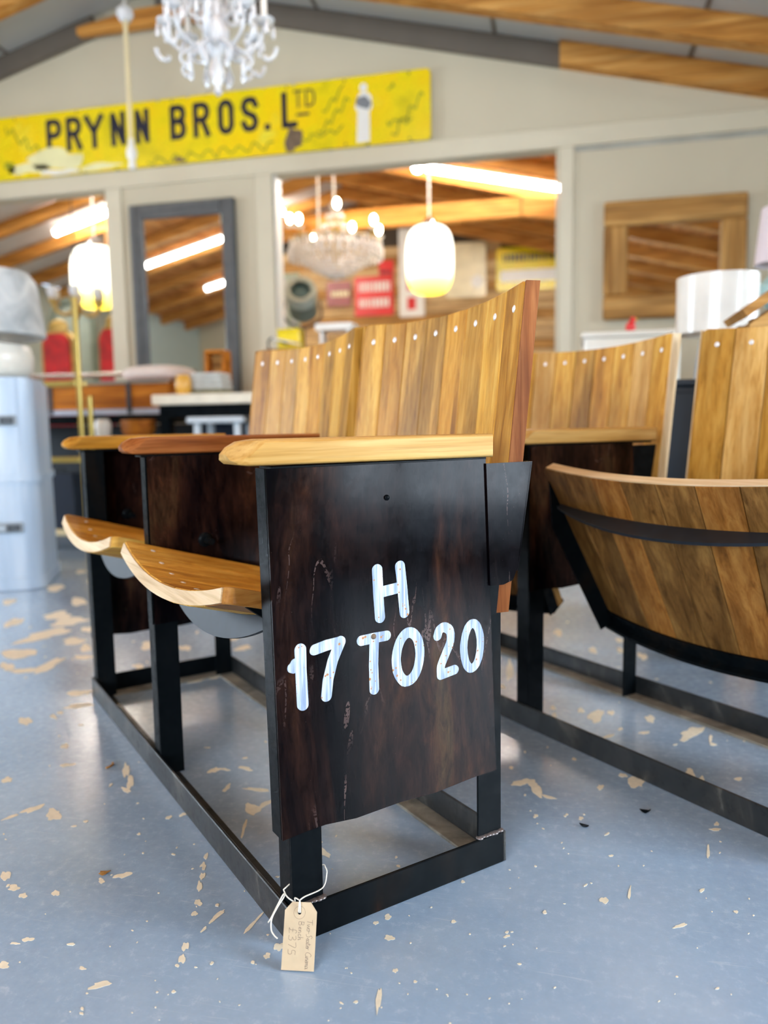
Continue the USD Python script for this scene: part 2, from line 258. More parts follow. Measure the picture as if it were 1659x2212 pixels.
PANE = mat('window_glass', {'f': ('fresnel', {'IOR': 1.5}), 'a': ('transparent_bsdf', {}), 'g': ('glossy_bsdf', {'roughness': .02, 'color': (1, 1, 1)}), 'x': ('mix_closure', {})}, [('f.fac', 'x.fac'), ('a.BSDF', 'x.closure1'), ('g.BSDF', 'x.closure2')], surface='x.closure')
TUBE = glow('fluorescent_tube', (1.0, .93, .84), K_TUBE)
TUBE2 = glow('fluorescent_tube_bright', (1.0, .93, .85), K_TUBE2)
BULB = glow('warm_bulb', (1.0, .80, .50), 30.0)
LANTERN = mat('glowing_opal_glass', {'t': ('texture_coordinate', {}), 's': ('separate_xyz', {}), 'mr': ('map_range', {'from_min': -.30, 'from_max': -.08, 'to_min': 0, 'to_max': 1, 'clamp': True}), 'r': ('rgb_ramp', {'ramp': [(0, (1.0, .72, .06)), (.45, (1.0, .84, .20)), (1, (1.0, .95, .80))]}),
    'e': ('emission', {'strength': 2.4})}, [('t.object', 's.vector'), ('s.z', 'mr.value'), ('mr.result', 'r.fac'), ('r.color', 'e.color')], surface='e.emission')

# ------------------------------------------------------------------ the setting
XL, XR, YB, YW, YE = -7.3, 2.5, -4.1, 5.6, 12.0
RIDGE, SLOPE, ZR = -2.9, .25, 3.69          # underside of the rafters: z = ZR - SLOPE*|x - RIDGE|
def roof(x, up=0.0): return ZR + up - SLOPE * abs(x - RIDGE)
fl = struct('floor', bx((XL - .2, YB - .2, -.1), (XR + .2, YE + .2, 0)), FLOOR)
def gable(y0, y1, holes=(), top=.16):
    poly = Polygon([(XL, 0), (XR, 0), (XR, roof(XR, top)), (RIDGE, roof(RIDGE, top)), (XL, roof(XL, top))])
    for h in holes: poly = poly.difference(sbox(*h))
    m = extr(poly, y1 - y0)                                   # x, z, depth
    return xf(m, np.array([[1, 0, 0, 0], [0, 0, -1, y1], [0, 1, 0, 0], [0, 0, 0, 1.0]]))
OPL, OPR = (-5.6, -.01, -3.40, 2.47), (-2.06, -.01, -.035, 2.473)
struct('wall_back', gable(YW, YW + .12, [OPL, OPR]), WALL, smooth=False)
struct('wall_front', gable(YB - .12, YB, [(-3.3, .45, .1, 2.35)]), WALL, smooth=False)
def side_wall(name, x0, x1, holes, m):
    h = roof(XL if x0 < 0 else XR, .16); poly = sbox(YB, 0, YE, h)
    for q in holes: poly = poly.difference(sbox(*q))
    g = extr(poly, x1 - x0)
    struct(name, xf(g, np.array([[0, 0, 1, x0], [1, 0, 0, 0], [0, 1, 0, 0], [0, 0, 0, 1.0]])), m, smooth=False)
side_wall('wall_right', XR, XR + .12, [(.02, .05, 1.17, 2.15), (2.55, 1.0, 4.05, 2.1)], WALL)
side_wall('wall_left', XL - .12, XL, [(.7, .75, 3.7, 2.25)], GREEN_WALL)
def frame_rect(lo, hi, axis, w, d, bars=()):
    """a rectangular frame in the plane normal to axis: lo/hi corners, member width w, depth d; bars: fractions across for mullions"""
    lo, hi = np.array(lo, float), np.array(hi, float); o = 1 - axis; ms = []
    def piece(a0, a1, z0, z1):
        p, q = lo.copy(), hi.copy(); p[o], q[o], p[2], q[2] = a0, a1, z0, z1; p[axis], q[axis] = lo[axis], lo[axis] + d; return bx(p, q, .003)
    ms += [piece(lo[o], hi[o], hi[2] - w, hi[2]), piece(lo[o], hi[o], lo[2], lo[2] + w), piece(lo[o], lo[o] + w, lo[2] + w, hi[2] - w), piece(hi[o] - w, hi[o], lo[2] + w, hi[2] - w)]
    for b in bars:
        c = lo[o] + (hi[o] - lo[o]) * b; ms.append(piece(c - w / 2, c + w / 2, lo[2] + w, hi[2] - w))
    return cat(ms)
def window(name, lo, hi, axis, bars, w=.06):
    d = .06; t = UsdGeom.Xform.Define(stage, f'/World/{name}').GetPrim(); tag(t, kind='structure')
    obj('window_frame', frame_rect(lo, hi, axis, w, d, bars), TRIM, t)
    edges = [0] + list(bars) + [1]; o = 1 - axis
    for a, b in zip(edges[:-1], edges[1:]):
        p, q = np.array(lo, float), np.array(hi, float); L = hi[o] - lo[o]
        p[o], q[o] = lo[o] + L * a + w / 2 + .001 * (a > 0), lo[o] + L * b - w / 2; p[2] += w; q[2] -= w; p[axis] = lo[axis] + .026; q[axis] = lo[axis] + .032
        obj('pane', bx(p, q), PANE, t)
window('door_1', (XR + .03, .02, .05), (XR + .03, 1.17, 2.15), 0, [.36], .05)
window('window_1', (XR + .03, 2.55, 1.0), (XR + .03, 4.05, 2.1), 0, [.5])
window('window_2', (-3.3, YB - .09, .45), (.1, YB - .09, 2.35), 1, [1 / 3, 2 / 3])
window('window_3', (XL - .09, .7, .75), (XL - .09, 3.7, 2.25), 0, [1 / 3, 2 / 3])
# roof planes
def roof_plane(y0, y1, s, up=.15, t=.03):
    xe = XR if s > 0 else XL
    poly = np.array([(RIDGE, roof(RIDGE, up)), (xe, roof(xe, up)), (xe, roof(xe, up + t)), (RIDGE, roof(RIDGE, up + t))])
    return hull([(x, y, z) for x, z in poly for y in (y0, y1)])
YC = 3.75
struct('ceiling', cat([roof_plane(YC, YW, 1), roof_plane(YC, YW, -1)]), GREYCEIL, smooth=False)
cb = struct('ceiling', cat([roof_plane(YB, YC, s, .168, .02) for s in (1, -1)]), BOARD[1], smooth=False)
def roof_board(y0, y1, x0, x1, parent, m, up=.15):
    obj('plank', hull([(x, y, roof(x, up) + z) for x in (x0, x1) for y in (y0 + .003, y1 - .003) for z in (0, .015)]), m, parent, smooth=False)
for s in (1, -1):          # boards run along the building
    n = 24; xe = XR if s > 0 else XL
    for i in range(n): roof_board(YB, YC, *sorted((RIDGE + (xe - RIDGE) * (i + .01) / n, RIDGE + (xe - RIDGE) * (i + .985) / n)), cb, BOARD[1])
c2 = struct('ceiling', cat([roof_plane(YW + .12, YE, s, .168, .02) for s in (1, -1)]), plain('white_ceiling_paint', lin(214, 208, 202), .6, vary=.03), smooth=False)
for i in range(28): roof_board(YW + .12, YE, RIDGE + (XR - RIDGE) * (i + .01) / 28, RIDGE + (XR - RIDGE) * (i + .985) / 28, c2, BOARD[1])
# ceiling seams of the grey boards
struct('trim_1', cat([hull([(x + dx, y, roof(x + dx, .15) - dz) for dx in (-.012, .012) for y in (YC, YW) for dz in (0, .006)]) for x in (-4.15, -1.68, -.46, .76)]), TAUPE, smooth=False)
# rafters
def rafter(y0, y1, x0, x1, m, h=.145):
    x0, x1 = sorted((x0, x1))
    return struct('roof_rafter', hull([(x, y, roof(x) + z) for x in (x0, x1) for y in (y0, y1) for z in (0, h)]), m, smooth=False)
for y in (4.92, 4.05, 3.1, 2.15, 1.2, .25, -.7, -1.65, -2.6, -3.55):
    for xe in (XR, XL): rafter(y, y + .11, RIDGE, xe, PINE[0])
for y in (6.3, 7.15, 8.0, 8.85, 9.7, 10.55, 11.4):
    for xe in (XR, XL): rafter(y, y + .09, RIDGE, xe, PINE[0])
# against the gable wall: painted lengths and raw lengths
rafter(YW - .05, YW, RIDGE, -.037, TAUPE); rafter(YW - .09, YW, -.037, XR, PINE[0]); rafter(YW - .05, YW, -3.42, XL, TAUPE)
struct('roof_collar', hull([(x, y, z) for y in (YW - .12, YW - .055) for x, z in ((-3.50, 3.545), (-2.32, 3.545), (-2.42, 3.56), (-2.80, 3.665), (-3.0, 3.665), (-3.50, 3.60))]), PINE[0], smooth=False)
struct('roof_tie_beam', bx((-4.6, 7.5, 2.53), (-.38, 7.6, 2.70), .004), PINE[0]); struct('roof_tie_beam', hull([(x, y, z) for y in (7.5, 7.6) for x, z in ((-.37, 2.53), (-.37, 2.70), (1.0, 2.32), (1.0, 2.50))]), PINE[0], smooth=False)
struct('roof_beam', bx((RIDGE - .04, YB, 3.70), (RIDGE + .04, YC, 3.85), .004), PINE[1])
# trim on the gable wall
struct('trim_2', bx((XL, YW - .018, 2.475), (XR, YW, 2.60), .004), TRIM)
for i, (a, b) in enumerate(((-3.40, -3.27), (-2.19, -2.06), (-.035, .06))): struct(f'trim_{3 + i}', bx((a, YW - .018, 0), (b, YW, 2.474), .004), TRIM)
struct('trim_6', bx((.066, YW - .006, 2.44), (XR, YW, 2.473), .002), plain('trim_line', lin(166, 164, 152), .6)); struct('trim_7', bx((.066, YW - .006, 0), (.082, YW, 2.44), .002), TRIM)
for i, (a, b, m) in enumerate(((-2.055, -2.04, OFFWHITE), (-.055, -.037, TRIM), (-3.415, -3.40, TRIM))): struct(f'trim_{8 + i}', bx((a, YW, 0), (b, YW + .12, 2.47), .002), m)
struct('baseboard_back', bx((-.03, YW - .03, 0), (XR, YW - .007, .12), .004), TRIM)
# plank wall at the far end
PALEPLANK = wood('pale_plank', 0, lin(220, 190, 144), lin(200, 166, 116), lin(152, 116, 72), rough=.6, fine=16)
wb = struct('wall_far', gable(YE - .02, YE, ()), plain('dark_backing', (.05, .035, .02), .8), smooth=False)
for i in range(23):
    z0, z1 = .145 * i + .004, .145 * (i + 1) - .004
    hx = (ZR + .14 - z1) / SLOPE; x0, x1 = max(XL, RIDGE - hx), min(XR, RIDGE + hx)
    obj('plank', bx((x0, YE - .045, z0), (x1, YE - .021, z1), .003), PALEPLANK if i % 3 else RUSTIC[0], wb)

# paint chips in the floor: where the screed shows
def blob(cx, cy, a, b, ang, n=18, rough=.32, r=None):
    r = r or rng; ph = [r.uniform(0, 6.28) for _ in range(4)]; pts = []
    for i in range(n):
        t = 2 * math.pi * i / n; k = 1 + rough * (.5 * math.sin(2 * t + ph[0]) + .4 * math.sin(3 * t + ph[1]) + .4 * math.sin(5 * t + ph[2]) + r.uniform(-.35, .35))
        x, y = a * k * math.cos(t), b * k * math.sin(t); pts.append((cx + x * math.cos(ang) - y * math.sin(ang), cy + x * math.sin(ang) + y * math.cos(ang)))
    return pts
CHIP_N = [0]
def chip_mesh(px):
    P = np.array([floor_at(x, y)[:2] for x, y in px]); g = Polygon(P).buffer(0)
    if g.is_empty: return None
    CHIP_N[0] += 1; return mv(extr(g, .0003 + 1.2e-6 * CHIP_N[0]), (0, 0, .0001))
D2 = math.radians
CHIPS = [(272, 1665, 8, 18, 0), (281, 1690, 9, 16, .3), (272, 1707, 10, 6, .4), (115, 1760, 20, 13, -.3), (70, 1748, 28, 6, -.35), (22, 1765, 22, 3, -.4), (545, 1748, 18, 15, 0), (572, 1738, 22, 5, -.45), (490, 1702, 12, 5, -.8), (556, 1706, 32, 4, .12), (462, 1664, 14, 6, -.3), (484, 1662, 14, 3, .1),
    (445, 1850, 5, 7, .1), (440, 1872, 5, 10, .15), (437, 1893, 6, 9, .2), (431, 1915, 6, 13, .2), (428, 1950, 9, 8, 0), (420, 1974, 7, 6, 0), (400, 2045, 8, 11, .2), (393, 2072, 8, 12, .15), (468, 1980, 28, 4, -.7), (440, 2008, 12, 2.5, -.75), (546, 1996, 34, 4, -.85), (527, 1790, 4, 22, .25), (265, 1891, 22, 6, -.25), (219, 1903, 8, 6, 0),
    (216, 2128, 24, 8, -.25), (603, 2045, 14, 9, -.5), (577, 2065, 8, 7, 0), (30, 1918, 14, 7, -.1), (12, 1892, 12, 12, .2), (50, 1935, 10, 6, -.3), (8, 2085, 14, 8, -.2), (32, 2038, 10, 3, 0), (178, 2092, 8, 4, 0), (700, 1842, 18, 7, .5), (690, 1820, 6, 4, 0), (775, 1755, 14, 3, 0), (838, 1981, 9, 6, -.2), (841, 2026, 11, 7, 0), (812, 1994, 7, 4, -.4), (818, 2160, 6, 32, .08),
    (854, 2097, 6, 5, 0), (897, 2121, 5, 3, 0), (980, 1991, 6, 4, .3), (1095, 2023, 8, 3, -.2), (1120, 1692, 20, 6, -.1), (1145, 1690, 17, 9, .2), (1160, 1708, 20, 10, .8), (1185, 1722, 16, 4, .2), (1372, 1690, 22, 12, .35), (1345, 1675, 10, 5, .2), (1297, 1701, 8, 6, 0), (1548, 1780, 7, 4, 0), (1545, 1792, 14, 3, .05), (1255, 1768, 6, 4, 0), (1320, 1849, 5, 3, 0),
    (1068, 1678, 6, 6, 0), (1287, 1548, 14, 18, .6), (1295, 1540, 10, 8, 0), (1320, 1540, 8, 6, 0), (1404, 1553, 13, 8, .4), (1392, 1583, 12, 4, -.1), (1311, 1592, 18, 4, -.3), (1340, 1575, 5, 4, 0), (1495, 1583, 26, 13, -.25), (1478, 1597, 10, 6, 0), (1492, 1672, 8, 18, -.5), (1515, 1685, 8, 8, 0), (1540, 1608, 8, 4, .3), (1595, 1683, 10, 4, .1), (1535, 1595, 5, 8, 0),
    (1101, 1447, 8, 26, .1), (1083, 1483, 10, 5, .2), (1206, 1367, 9, 9, 0), (1281, 1405, 10, 7, 0), (1338, 1383, 9, 6, 0), (1340, 1405, 9, 6, 0), (1388, 1418, 12, 8, .4), (1316, 1341, 14, 5, 0), (1255, 1535, 7, 7, 0), (1197, 1546, 7, 7, 0), (1195, 1530, 6, 6, 0), (1075, 1420, 8, 6, 0),
    (95, 1372, 62, 11, -.22), (150, 1343, 45, 9, -.1), (40, 1412, 52, 10, -.1), (125, 1330, 38, 9, -.1), (105, 1438, 45, 8, -.45), (170, 1300, 22, 8, 0), (30, 1345, 26, 8, -.4), (160, 1385, 30, 8, 0), (180, 1420, 20, 6, 0), (15, 1440, 18, 9, 0), (60, 1448, 40, 6, -.1), (170, 1497, 32, 6, -.05), (170, 1525, 36, 5, -.1), (55, 1558, 15, 10, .2), (115, 1548, 8, 5, 0), (130, 1540, 7, 4, 0),
    (145, 1653, 18, 4, -.15), (15, 1685, 14, 6, -.1), (140, 1612, 10, 6, 0), (120, 1270, 25, 7, -.1), (20, 1300, 20, 6, -.2), (190, 1360, 15, 7, 0), (200, 1255, 16, 5, 0), (175, 1235, 14, 4, 0), (185, 1400, 14, 8, 0), (320, 1395, 22, 9, -.3), (345, 1425, 20, 8, 0), (400, 1400, 14, 7, 0), (300, 1440, 14, 6, 0), (505, 1378, 14, 6, 0), (525, 1400, 20, 6, -.1), (420, 1470, 26, 5, -.1), (462, 1462, 16, 5, 0),
    (60, 2030, 14, 5, -.1), (120, 1930, 9, 7, -.3), (530, 1660, 18, 4, .2), (365, 1766, 8, 4, -.4), (300, 1802, 4, 3, 0), (185, 1775, 6, 3, 0), (160, 1785, 7, 2, 0), (395, 1760, 9, 4, -.3), (1290, 1600, 7, 4, 0), (845, 1560, 9, 4, 0), (720, 1960, 5, 4, 0), (1000, 1905, 5, 3, 0), (1240, 1640, 5, 4, 0), (1150, 1560, 5, 4, 0), (1590, 1970, 6, 3, 0), (1470, 2000, 16, 4, -.2), (1305, 1945, 10, 8, 0), (1360, 1930, 3, 18, .1), (1530, 1840, 3, 20, 0)]
small = []
for c in CHIPS:
    g = chip_mesh(blob(c[0], c[1], c[2] * .88, c[3] * .88, c[4]))
    if g is None: continue
    if max(c[2], c[3]) >= 7: obj('paint_chip', g, CHIP, fl, smooth=False)
    else: small.append(g)
for _ in range(260):
    px, py = rng.uniform(-100, 1760), 1300 + 1000 * rng.random() ** .8; a = rng.choice([1.5, 2, 2, 2.5, 3, 4.5]); g = chip_mesh(blob(px, py, a, a * rng.uniform(.4, .8), rng.uniform(-.7, .5), n=9))
    if g is not None: small.append(g)
for _ in range(190):
    wx, wy, a = rng.uniform(-4.5, 2.2), rng.uniform(-.6, 5.2), rng.choice([.006, .008, .012, .018, .03]); a = min(a, .006) if wx > -1.7 and wy < 2.8 else a; q = Polygon(blob(wx, wy, a, a * rng.uniform(.25, .6), rng.uniform(-.4, 1.2), n=11)).buffer(0); CHIP_N[0] += 1; small.append(mv(extr(q, .0003 + 1.2e-6 * CHIP_N[0]), (0, 0, .0001)))
tag(obj('paint_fleck', cat(small), CHIP, fl, smooth=False), kind='stuff')

# ------------------------------------------------------------------ cinema benches  (x: front to back, y: along the row, z: up)
D, L, HB, T = .36, 1.145, .048, .005
PITCH, ARMU = L / 2, (0.0, L / 2, L - .046)
def arc(c0, c1, sag):
    """an arc over the chord c0..c1 with sagitta sag: (half angle, radius, centre)"""
    c = c1 - c0; Rr = c * c / (8 * sag) + sag / 2; return math.asin(c / 2 / Rr), Rr, (c0 + c1) / 2
def slat_shape(s0, s1, z0, z1, round_left=0, round_right=0, ch=.0016, t=.023):
    """a flat plank in (s, z, depth): chamfered, with rounded upper corners where it ends a panel"""
    P = sbox(s0, z0, s1, z1)
    for r, left in ((round_left, 1), (round_right, 0)):
        if r:
            x = s0 if left else s1 - r
            P = P.difference(sbox(x, z1 - r, x + r, z1 + .01)).union(__import__('shapely').Point(s0 + r if left else s1 - r, z1 - r).buffer(r, 6).intersection(sbox(s0, z0, s1, z1)))
    P = P.convex_hull; I = P.buffer(-ch, join_style=2); o, i = np.array(P.exterior.coords)[:-1], np.array(I.exterior.coords)[:-1]
    pts = [(*q, d) for q in i for d in (0, t)] + [(*q, d) for q in o for d in (ch, t - ch)]
    return hull(pts)
def backrest(t, u0, u1, tones, vm, yaw, top=.858, bottom=.385):
    half, Rr, uc = arc(u0, u1, .037); n = 8; w = 2 * half * Rr / n
    def bend(m):
        p = np.array(tm(m).vertices); a = p[:, 0] / Rr; rr = Rr + p[:, 2]
        y = uc + rr * np.sin(a); b = rr * np.cos(a) - Rr * math.cos(half)
        q = np.stack([vm + yaw * (y - uc) / (u1 - u0) + .125 * (p[:, 1] - .83) + b, y, p[:, 1] - .14 * (b - p[:, 2])], 1)
        mm = trimesh.Trimesh(q, tm(m).faces, process=False)
        if mm.volume < 0: mm.invert()
        return mm
    def strap(z):
        out, strip = [], np.linspace(-half * Rr + .01, half * Rr - .01, 17)
        for a, b in zip(strip[:-1], strip[1:]): out.append(bend(bx((a, z - .02, .0235), (b, z + .02, .0285))))
        m = cat(out); m.merge_vertices(); return m
    bk = obj('backrest', strap(.47), BLACK, t); obj('back_strap', strap(.80), BLACK, bk)
    zt = lambda s: top + .008 * (s / (half * Rr)) ** 2
    for i in range(n):
        s0, s1 = -half * Rr + i * w, -half * Rr + (i + 1) * w
        m = slat_shape(s0 + .0009, s1 - .0009, bottom, top, .016 if i == 0 else 0, .016 if i == n - 1 else 0)
        p = np.array(m.vertices); hi = p[:, 1] > .6; p[hi, 1] += zt(p[hi, 0]) - top; m = trimesh.Trimesh(p, m.faces, process=False)
        obj('slat', bend(m), WOOD[(tones[i], 2)], bk)
        if i in (0, n - 1):
            e0, e1 = (s0 - .0028, s0 + .0004) if i == 0 else (s1 - .0004, s1 + .0028); obj('edge_strip', bend(slat_shape(e0, e1, bottom, zt(s0 if i == 0 else s1) - .003, ch=.0004)), WOOD[('red' if vm < .43 and i == 0 else tones[i] if t.GetName() == 'cinema_bench' else 'endgrain', 2)], bk)
        rv = trimesh.creation.icosphere(2, 1.0); rv.apply_scale((.0058, .0058, .0022)); obj('rivet', bend(mv(rv, ((s0 + s1) / 2, .829, 0))), RIVET, bk, smooth=True)
    return bk
def seat(t, u0, u1, tones, ang):
    """a dished slatted seat that turns about its pivot; ang: 0 down, else folded up (radians)"""
    half, Rr, uc = arc(u0, u1, .0353); n = 8; w = 2 * half * Rr / n; depth, th = .375, .022
    F = np.array([-.048, .4673]); a0 = math.radians(-16.2); dv = np.array([math.cos(a0), math.sin(a0)]); nv = np.array([-dv[1], dv[0]]); Cp = np.array([.1095, .4499])
    ca, sa = math.cos(ang), math.sin(ang)
    def place(m):      # mesh in (s, d, k): along the arc, front to back, down through the thickness
        p = np.array(tm(m).vertices); a = p[:, 0] / Rr; rr = Rr + p[:, 2]; drop = rr * np.cos(a) - Rr * math.cos(half)
        rr = rr * 1.0; q = F[None] + p[:, 1:2] * dv[None] - drop[:, None] * nv[None]
        r = q
        mm = trimesh.Trimesh(np.stack([r[:, 0], uc + rr * np.sin(a) * (1 - .13 * np.clip(p[:, 1] / depth, 0, 1) ** 1.3), r[:, 1]], 1), tm(m).faces, process=False)
        if mm.volume < 0: mm.invert()
        return mm
    S = half * Rr; parts = []
    def band(s0, s1, d0, d1, k0, k1, m=20, deep=None):
        out = []; e = np.linspace(s0, s1, m + 1)
        for a, b in zip(e[:-1], e[1:]):
            f = deep or (lambda s: k1)
            out.append(hull([(s, d, k) for s, kk in ((a, f(a)), (b, f(b))) for d in (d0, d1) for k in (k0, kk)]))
        return [place(o) for o in out]
    fr = band(-S + .004, S - .004, depth - .004, depth + .004, -.006, th + .022) + band(-S + .004, S - .004, depth - .03, depth + .003, th + .001, th + .006)      # angle-iron rim along the back
    for s in (-S + .006, S - .006): fr += [place(hull([(s + ds, d, k) for ds in (-.002, .002) for d, k in ((.03, th), (depth, th), (depth, th + .035), (.12, th + .035))]))]
    st = obj('seat', cat(fr), BLACK, t)
    if ang: UsdGeom.Xformable(st).AddTransformOp().Set(Gf.Matrix4d(1.0).SetTranslate(Gf.Vec3d(-Cp[0], 0, -Cp[1])) * Gf.Matrix4d(ca, 0, -sa, 0, 0, 1, 0, 0, sa, 0, ca, 0, 0, 0, 0, 1) * Gf.Matrix4d(1.0).SetTranslate(Gf.Vec3d(Cp[0], 0, Cp[1])))
    for sgn in (-1, 1): obj('pivot_pin', tube([(Cp[0], uc + sgn * (S - .012), Cp[1]), (Cp[0], uc + sgn * (S + .012), Cp[1])], .006, 10), BLACK, st, smooth=40)
    obj('seat_brace', cat(band(-S * .95, S * .95, .082, .088, th, 0, 24, lambda s: th + .010 + .032 * max(0, 1 - (s / (S * .97)) ** 2))), SEATMETAL, st)
    obj('front_edge', cat(band(-S + .012, S - .012, -.0022, .0002, .0014, th - .0014, 16)), WOOD[('endgrain', 1)], st)
    for i in range(n):
        s0, s1 = -S + i * w, -S + (i + 1) * w
        sl = slat_shape(s0 + .0008, s1 - .0008, -depth, 0, .012 if i == 0 else 0, .012 if i == n - 1 else 0, .0016, th)   # rounded front corners
        p = np.array(sl.vertices); p[:, 1] *= -1; mm = trimesh.Trimesh(p, sl.faces[:, ::-1], process=False)
        obj('slat', place(mm), WOOD[(tones[i], 0)], st)
        rv = trimesh.creation.icosphere(2, 1.0); rv.apply_scale((.005, .005, .0016)); obj('rivet', place(mv(rv, ((s0 + s1) / 2, .045, 0))), RIVET, st, smooth=True)
    return st
def angle_iron(a, b, inx, c=.0008):
    pass
def arm(t, u, v0, v1, tone, deep):
    """an armrest board with a bull-nosed, bevelled front end"""
    prof = [(v0, .629), (v0 + .003, .622), (v0 + .010, .617), (v0 + .022, .6155), (v1, .6135), (v1, .6455), (v0 + .05, .646), (v0 + .02, .6435), (v0 + .006, .637)]
    w0, w1 = u - .016, u + .046
    P = []
    for v, z in prof:
        f = max(0, 1 - (v - v0) / .03); ins = .012 * f * f
        P += [(v, w0 + ins + .003, z), (v, w1 - ins - .003, z)]
        zc = min(max(z, .6185), .642); P += [(min(v + .002, v1 - .002) if v < v0 + .1 else v - .002, w0 + ins, zc), (min(v + .002, v1 - .002) if v < v0 + .1 else v - .002, w1 - ins, zc)]
    m = hull(P); mm = m3.Manifold(m3.Mesh(np.asarray(m.vertices, np.float32), np.asarray(m.faces, np.uint32)))
    for s, uu in ((-1, w0), (1, w1)):       # slanting facets either side of the tip
        nrm = np.array([.50, -s * .62, -.60]); nrm /= np.linalg.norm(nrm); q = np.array([v0 + .030, uu, .632]); mm = mm.trim_by_plane(tuple(nrm), float(nrm @ q))
    a = obj('armrest', tm(mm), WOOD[(tone, 0)], t, smooth=35)
    obj('arm_plate', bx((-.004, u - .004, .6095), (v1 - .004, u + .036, .6135), .0008), BLACK, a)
    return a
def sheet(poly, u0, u1):
    """a plate from its outline in (x, z), between y = u0 and u1"""
    return xf(extr(poly, u1 - u0), np.array([[1, 0, 0, 0], [0, 0, -1, u1], [0, 1, 0, 0], [0, 0, 0, 1.0]]))
def bench(label, loc, rotz, folded, tb, ts, ta, lettering, arm_len=(.327, .355, .355), y0=0.0, backs=((.008, .556, .428, .0584), (.580, 1.137, .456, .0157)), seats=((.047, .545), (.620, 1.090))):
    t = thing('cinema_bench', label, 'bench', loc, rotz)
    # base: four lengths of angle iron, upright leg outside, flange on the floor
    fw = .042
    for nm, up, fl_ in (('front', bx((0, y0, 0), (T, L, HB), .0012), bx((T, y0 + T, 0), (fw, L - T, T), .0008)), ('back', bx((D - T, y0, 0), (D, L, HB), .0012), bx((D - fw, y0 + T, 0), (D - T, L - T, T), .0008))):
        r = obj('base_rail', up, RAIL, t); obj('rail_flange', fl_, RAIL if nm == 'front' else FLANGE, r)
    for e0, e1, f0, f1 in ((y0, y0 + T, y0 + T, y0 + fw), (L - T, L, L - fw, L - T)):
        r = obj('end_rail', bx((T, e0, 0), (D - T, e1, HB), .0012), BLACK, t); obj('rail_flange', bx((fw, f0, .0003), (D - fw, f1, T), .0008), FLANGE, r)
    for k, u in enumerate((y0, *ARMU[1:])):
        top = .610; leg = .044; fu = u + .0045
        for v0, s in ((.0065, 1), (D - .0065, -1)):
            a, b = sorted((v0, v0 + s * leg)); c0, c1 = sorted((v0, v0 + s * .004))
            ms = [bx((a, fu, T + .0005), (b, fu + .004, top if s > 0 else .60), .0008), bx((c0, fu + .004, T + .0005), (c1, fu + leg - .006, top if s > 0 else .60), .0008)]
            p = obj('post', cat(ms), BLACK, t)
            if k == 0:
                wl = [mv(trimesh.creation.icosphere(1, .0055 * rng.uniform(.7, 1.2)), (a + (b - a) * q, fu - .0005 + rng.uniform(-.001, .001), HB + .002)) for q in np.linspace(.05, .95, 8)]
                for w_ in wl: w_.vertices[:, 2] = HB + .0015 + (w_.vertices[:, 2] - HB - .0015) * .45
                obj('weld_bead', cat(wl), WELD, p, smooth=True)
        lo = .300 if k == 1 else .147
        yy = fu - .0045
        out = [(-.013, .611), (.3215, .611), (.340, lo + .002), (.30, lo + .0015), (.23, lo - .003), (.17, lo - .0005), (.10, lo - .003), (.055, lo + .0015), (.03, lo + .001), (-.0065, lo - .002)]
        if k: out = [(.0065, .611)] + out[1:-2] + [(.0065, lo)]
        if k == 2: sp = sheet(Polygon(out), fu + .0405, fu + .0435)
        else: sp = sheet(Polygon(out), yy, yy + .003)
        lip = hull([(x, y_, z) for x, z in (((-.0135, .611), (-.007, lo - .002), (-.011, .611), (-.0045, lo - .002)) if k == 0 else ((.003, .611), (.003, lo), (.0055, .611), (.0055, lo))) for y_ in (yy + .0032, yy + .03)])
        pn = obj('side_panel', sp, PANEL, t)
        if k < 2: obj('panel_lip', lip, BLACK, pn)
        if k == 0:
            for x, z in ((.118, .556), (.205, .345)): pass
            for name, mesh in lettering: obj(name, mesh, PAINT, pn, smooth=False)
            if lettering:
                for qx, qy in ((807, 1375), (836, 1075)):
                    v_, z_ = on_panel(qx, qy, -.001); sc = trimesh.creation.icosphere(2, 1.0); sc.apply_scale((.0038, .0028, .0038)); obj('screw_head', mv(sc, (v_, -.0008, z_)), RUST if qy > 1200 else BLACK, pn, smooth=True)
        else:      # pivot bosses seen on the inner panel
            for x, z in ((.1095, .4499), (.235, .475)): obj('pivot_boss', xf(lathe([(0, .005), (.008, .0045), (.012, .003), (.014, 0), (0, 0)], 20), np.array([[1, 0, 0, x], [0, 0, -1, yy if k == 1 else fu + .040], [0, 1, 0, z], [0, 0, 0, 1.0]])), BLACK, pn, smooth=40)
        # wing plate that carries the backrest
        if k == 0: wing = [(.3272, .4285), (.352, .4275), (.370, .432), (.3765, .445), (.385, .475), (.404, .598), (.404, .604), (.3202, .604)]
        else: wing = [(.326, .4285), (.37, .432), (.404, .604), (.326, .604)]
        w0 = fu - (.0075 if k == 0 else .0035); ws = sheet(Polygon(wing), w0, w0 + .003)
        lipb = hull([(x, y_, z) for x, z in ((.377, .445), (.404, .604), (.380, .445), (.407, .604)) for y_ in (w0, fu + .012)])
        wg = obj('wing_plate', cat([ws, lipb]) if k == 0 else ws, PANEL if k == 0 else BLACK, t)
        arm(t, u + .004, (-.059, -.036, -.040)[k], arm_len[k], ta[k], 0)
    backrest(t, backs[0][0], backs[0][1], tb[0], *backs[0][2:]); backrest(t, backs[1][0], backs[1][1], tb[1], *backs[1][2:])
    A = math.radians(47.2)
    seat(t, *seats[0], ts[0], A if folded else 0); seat(t, *seats[1], ts[1], A if folded else 0)
    return t

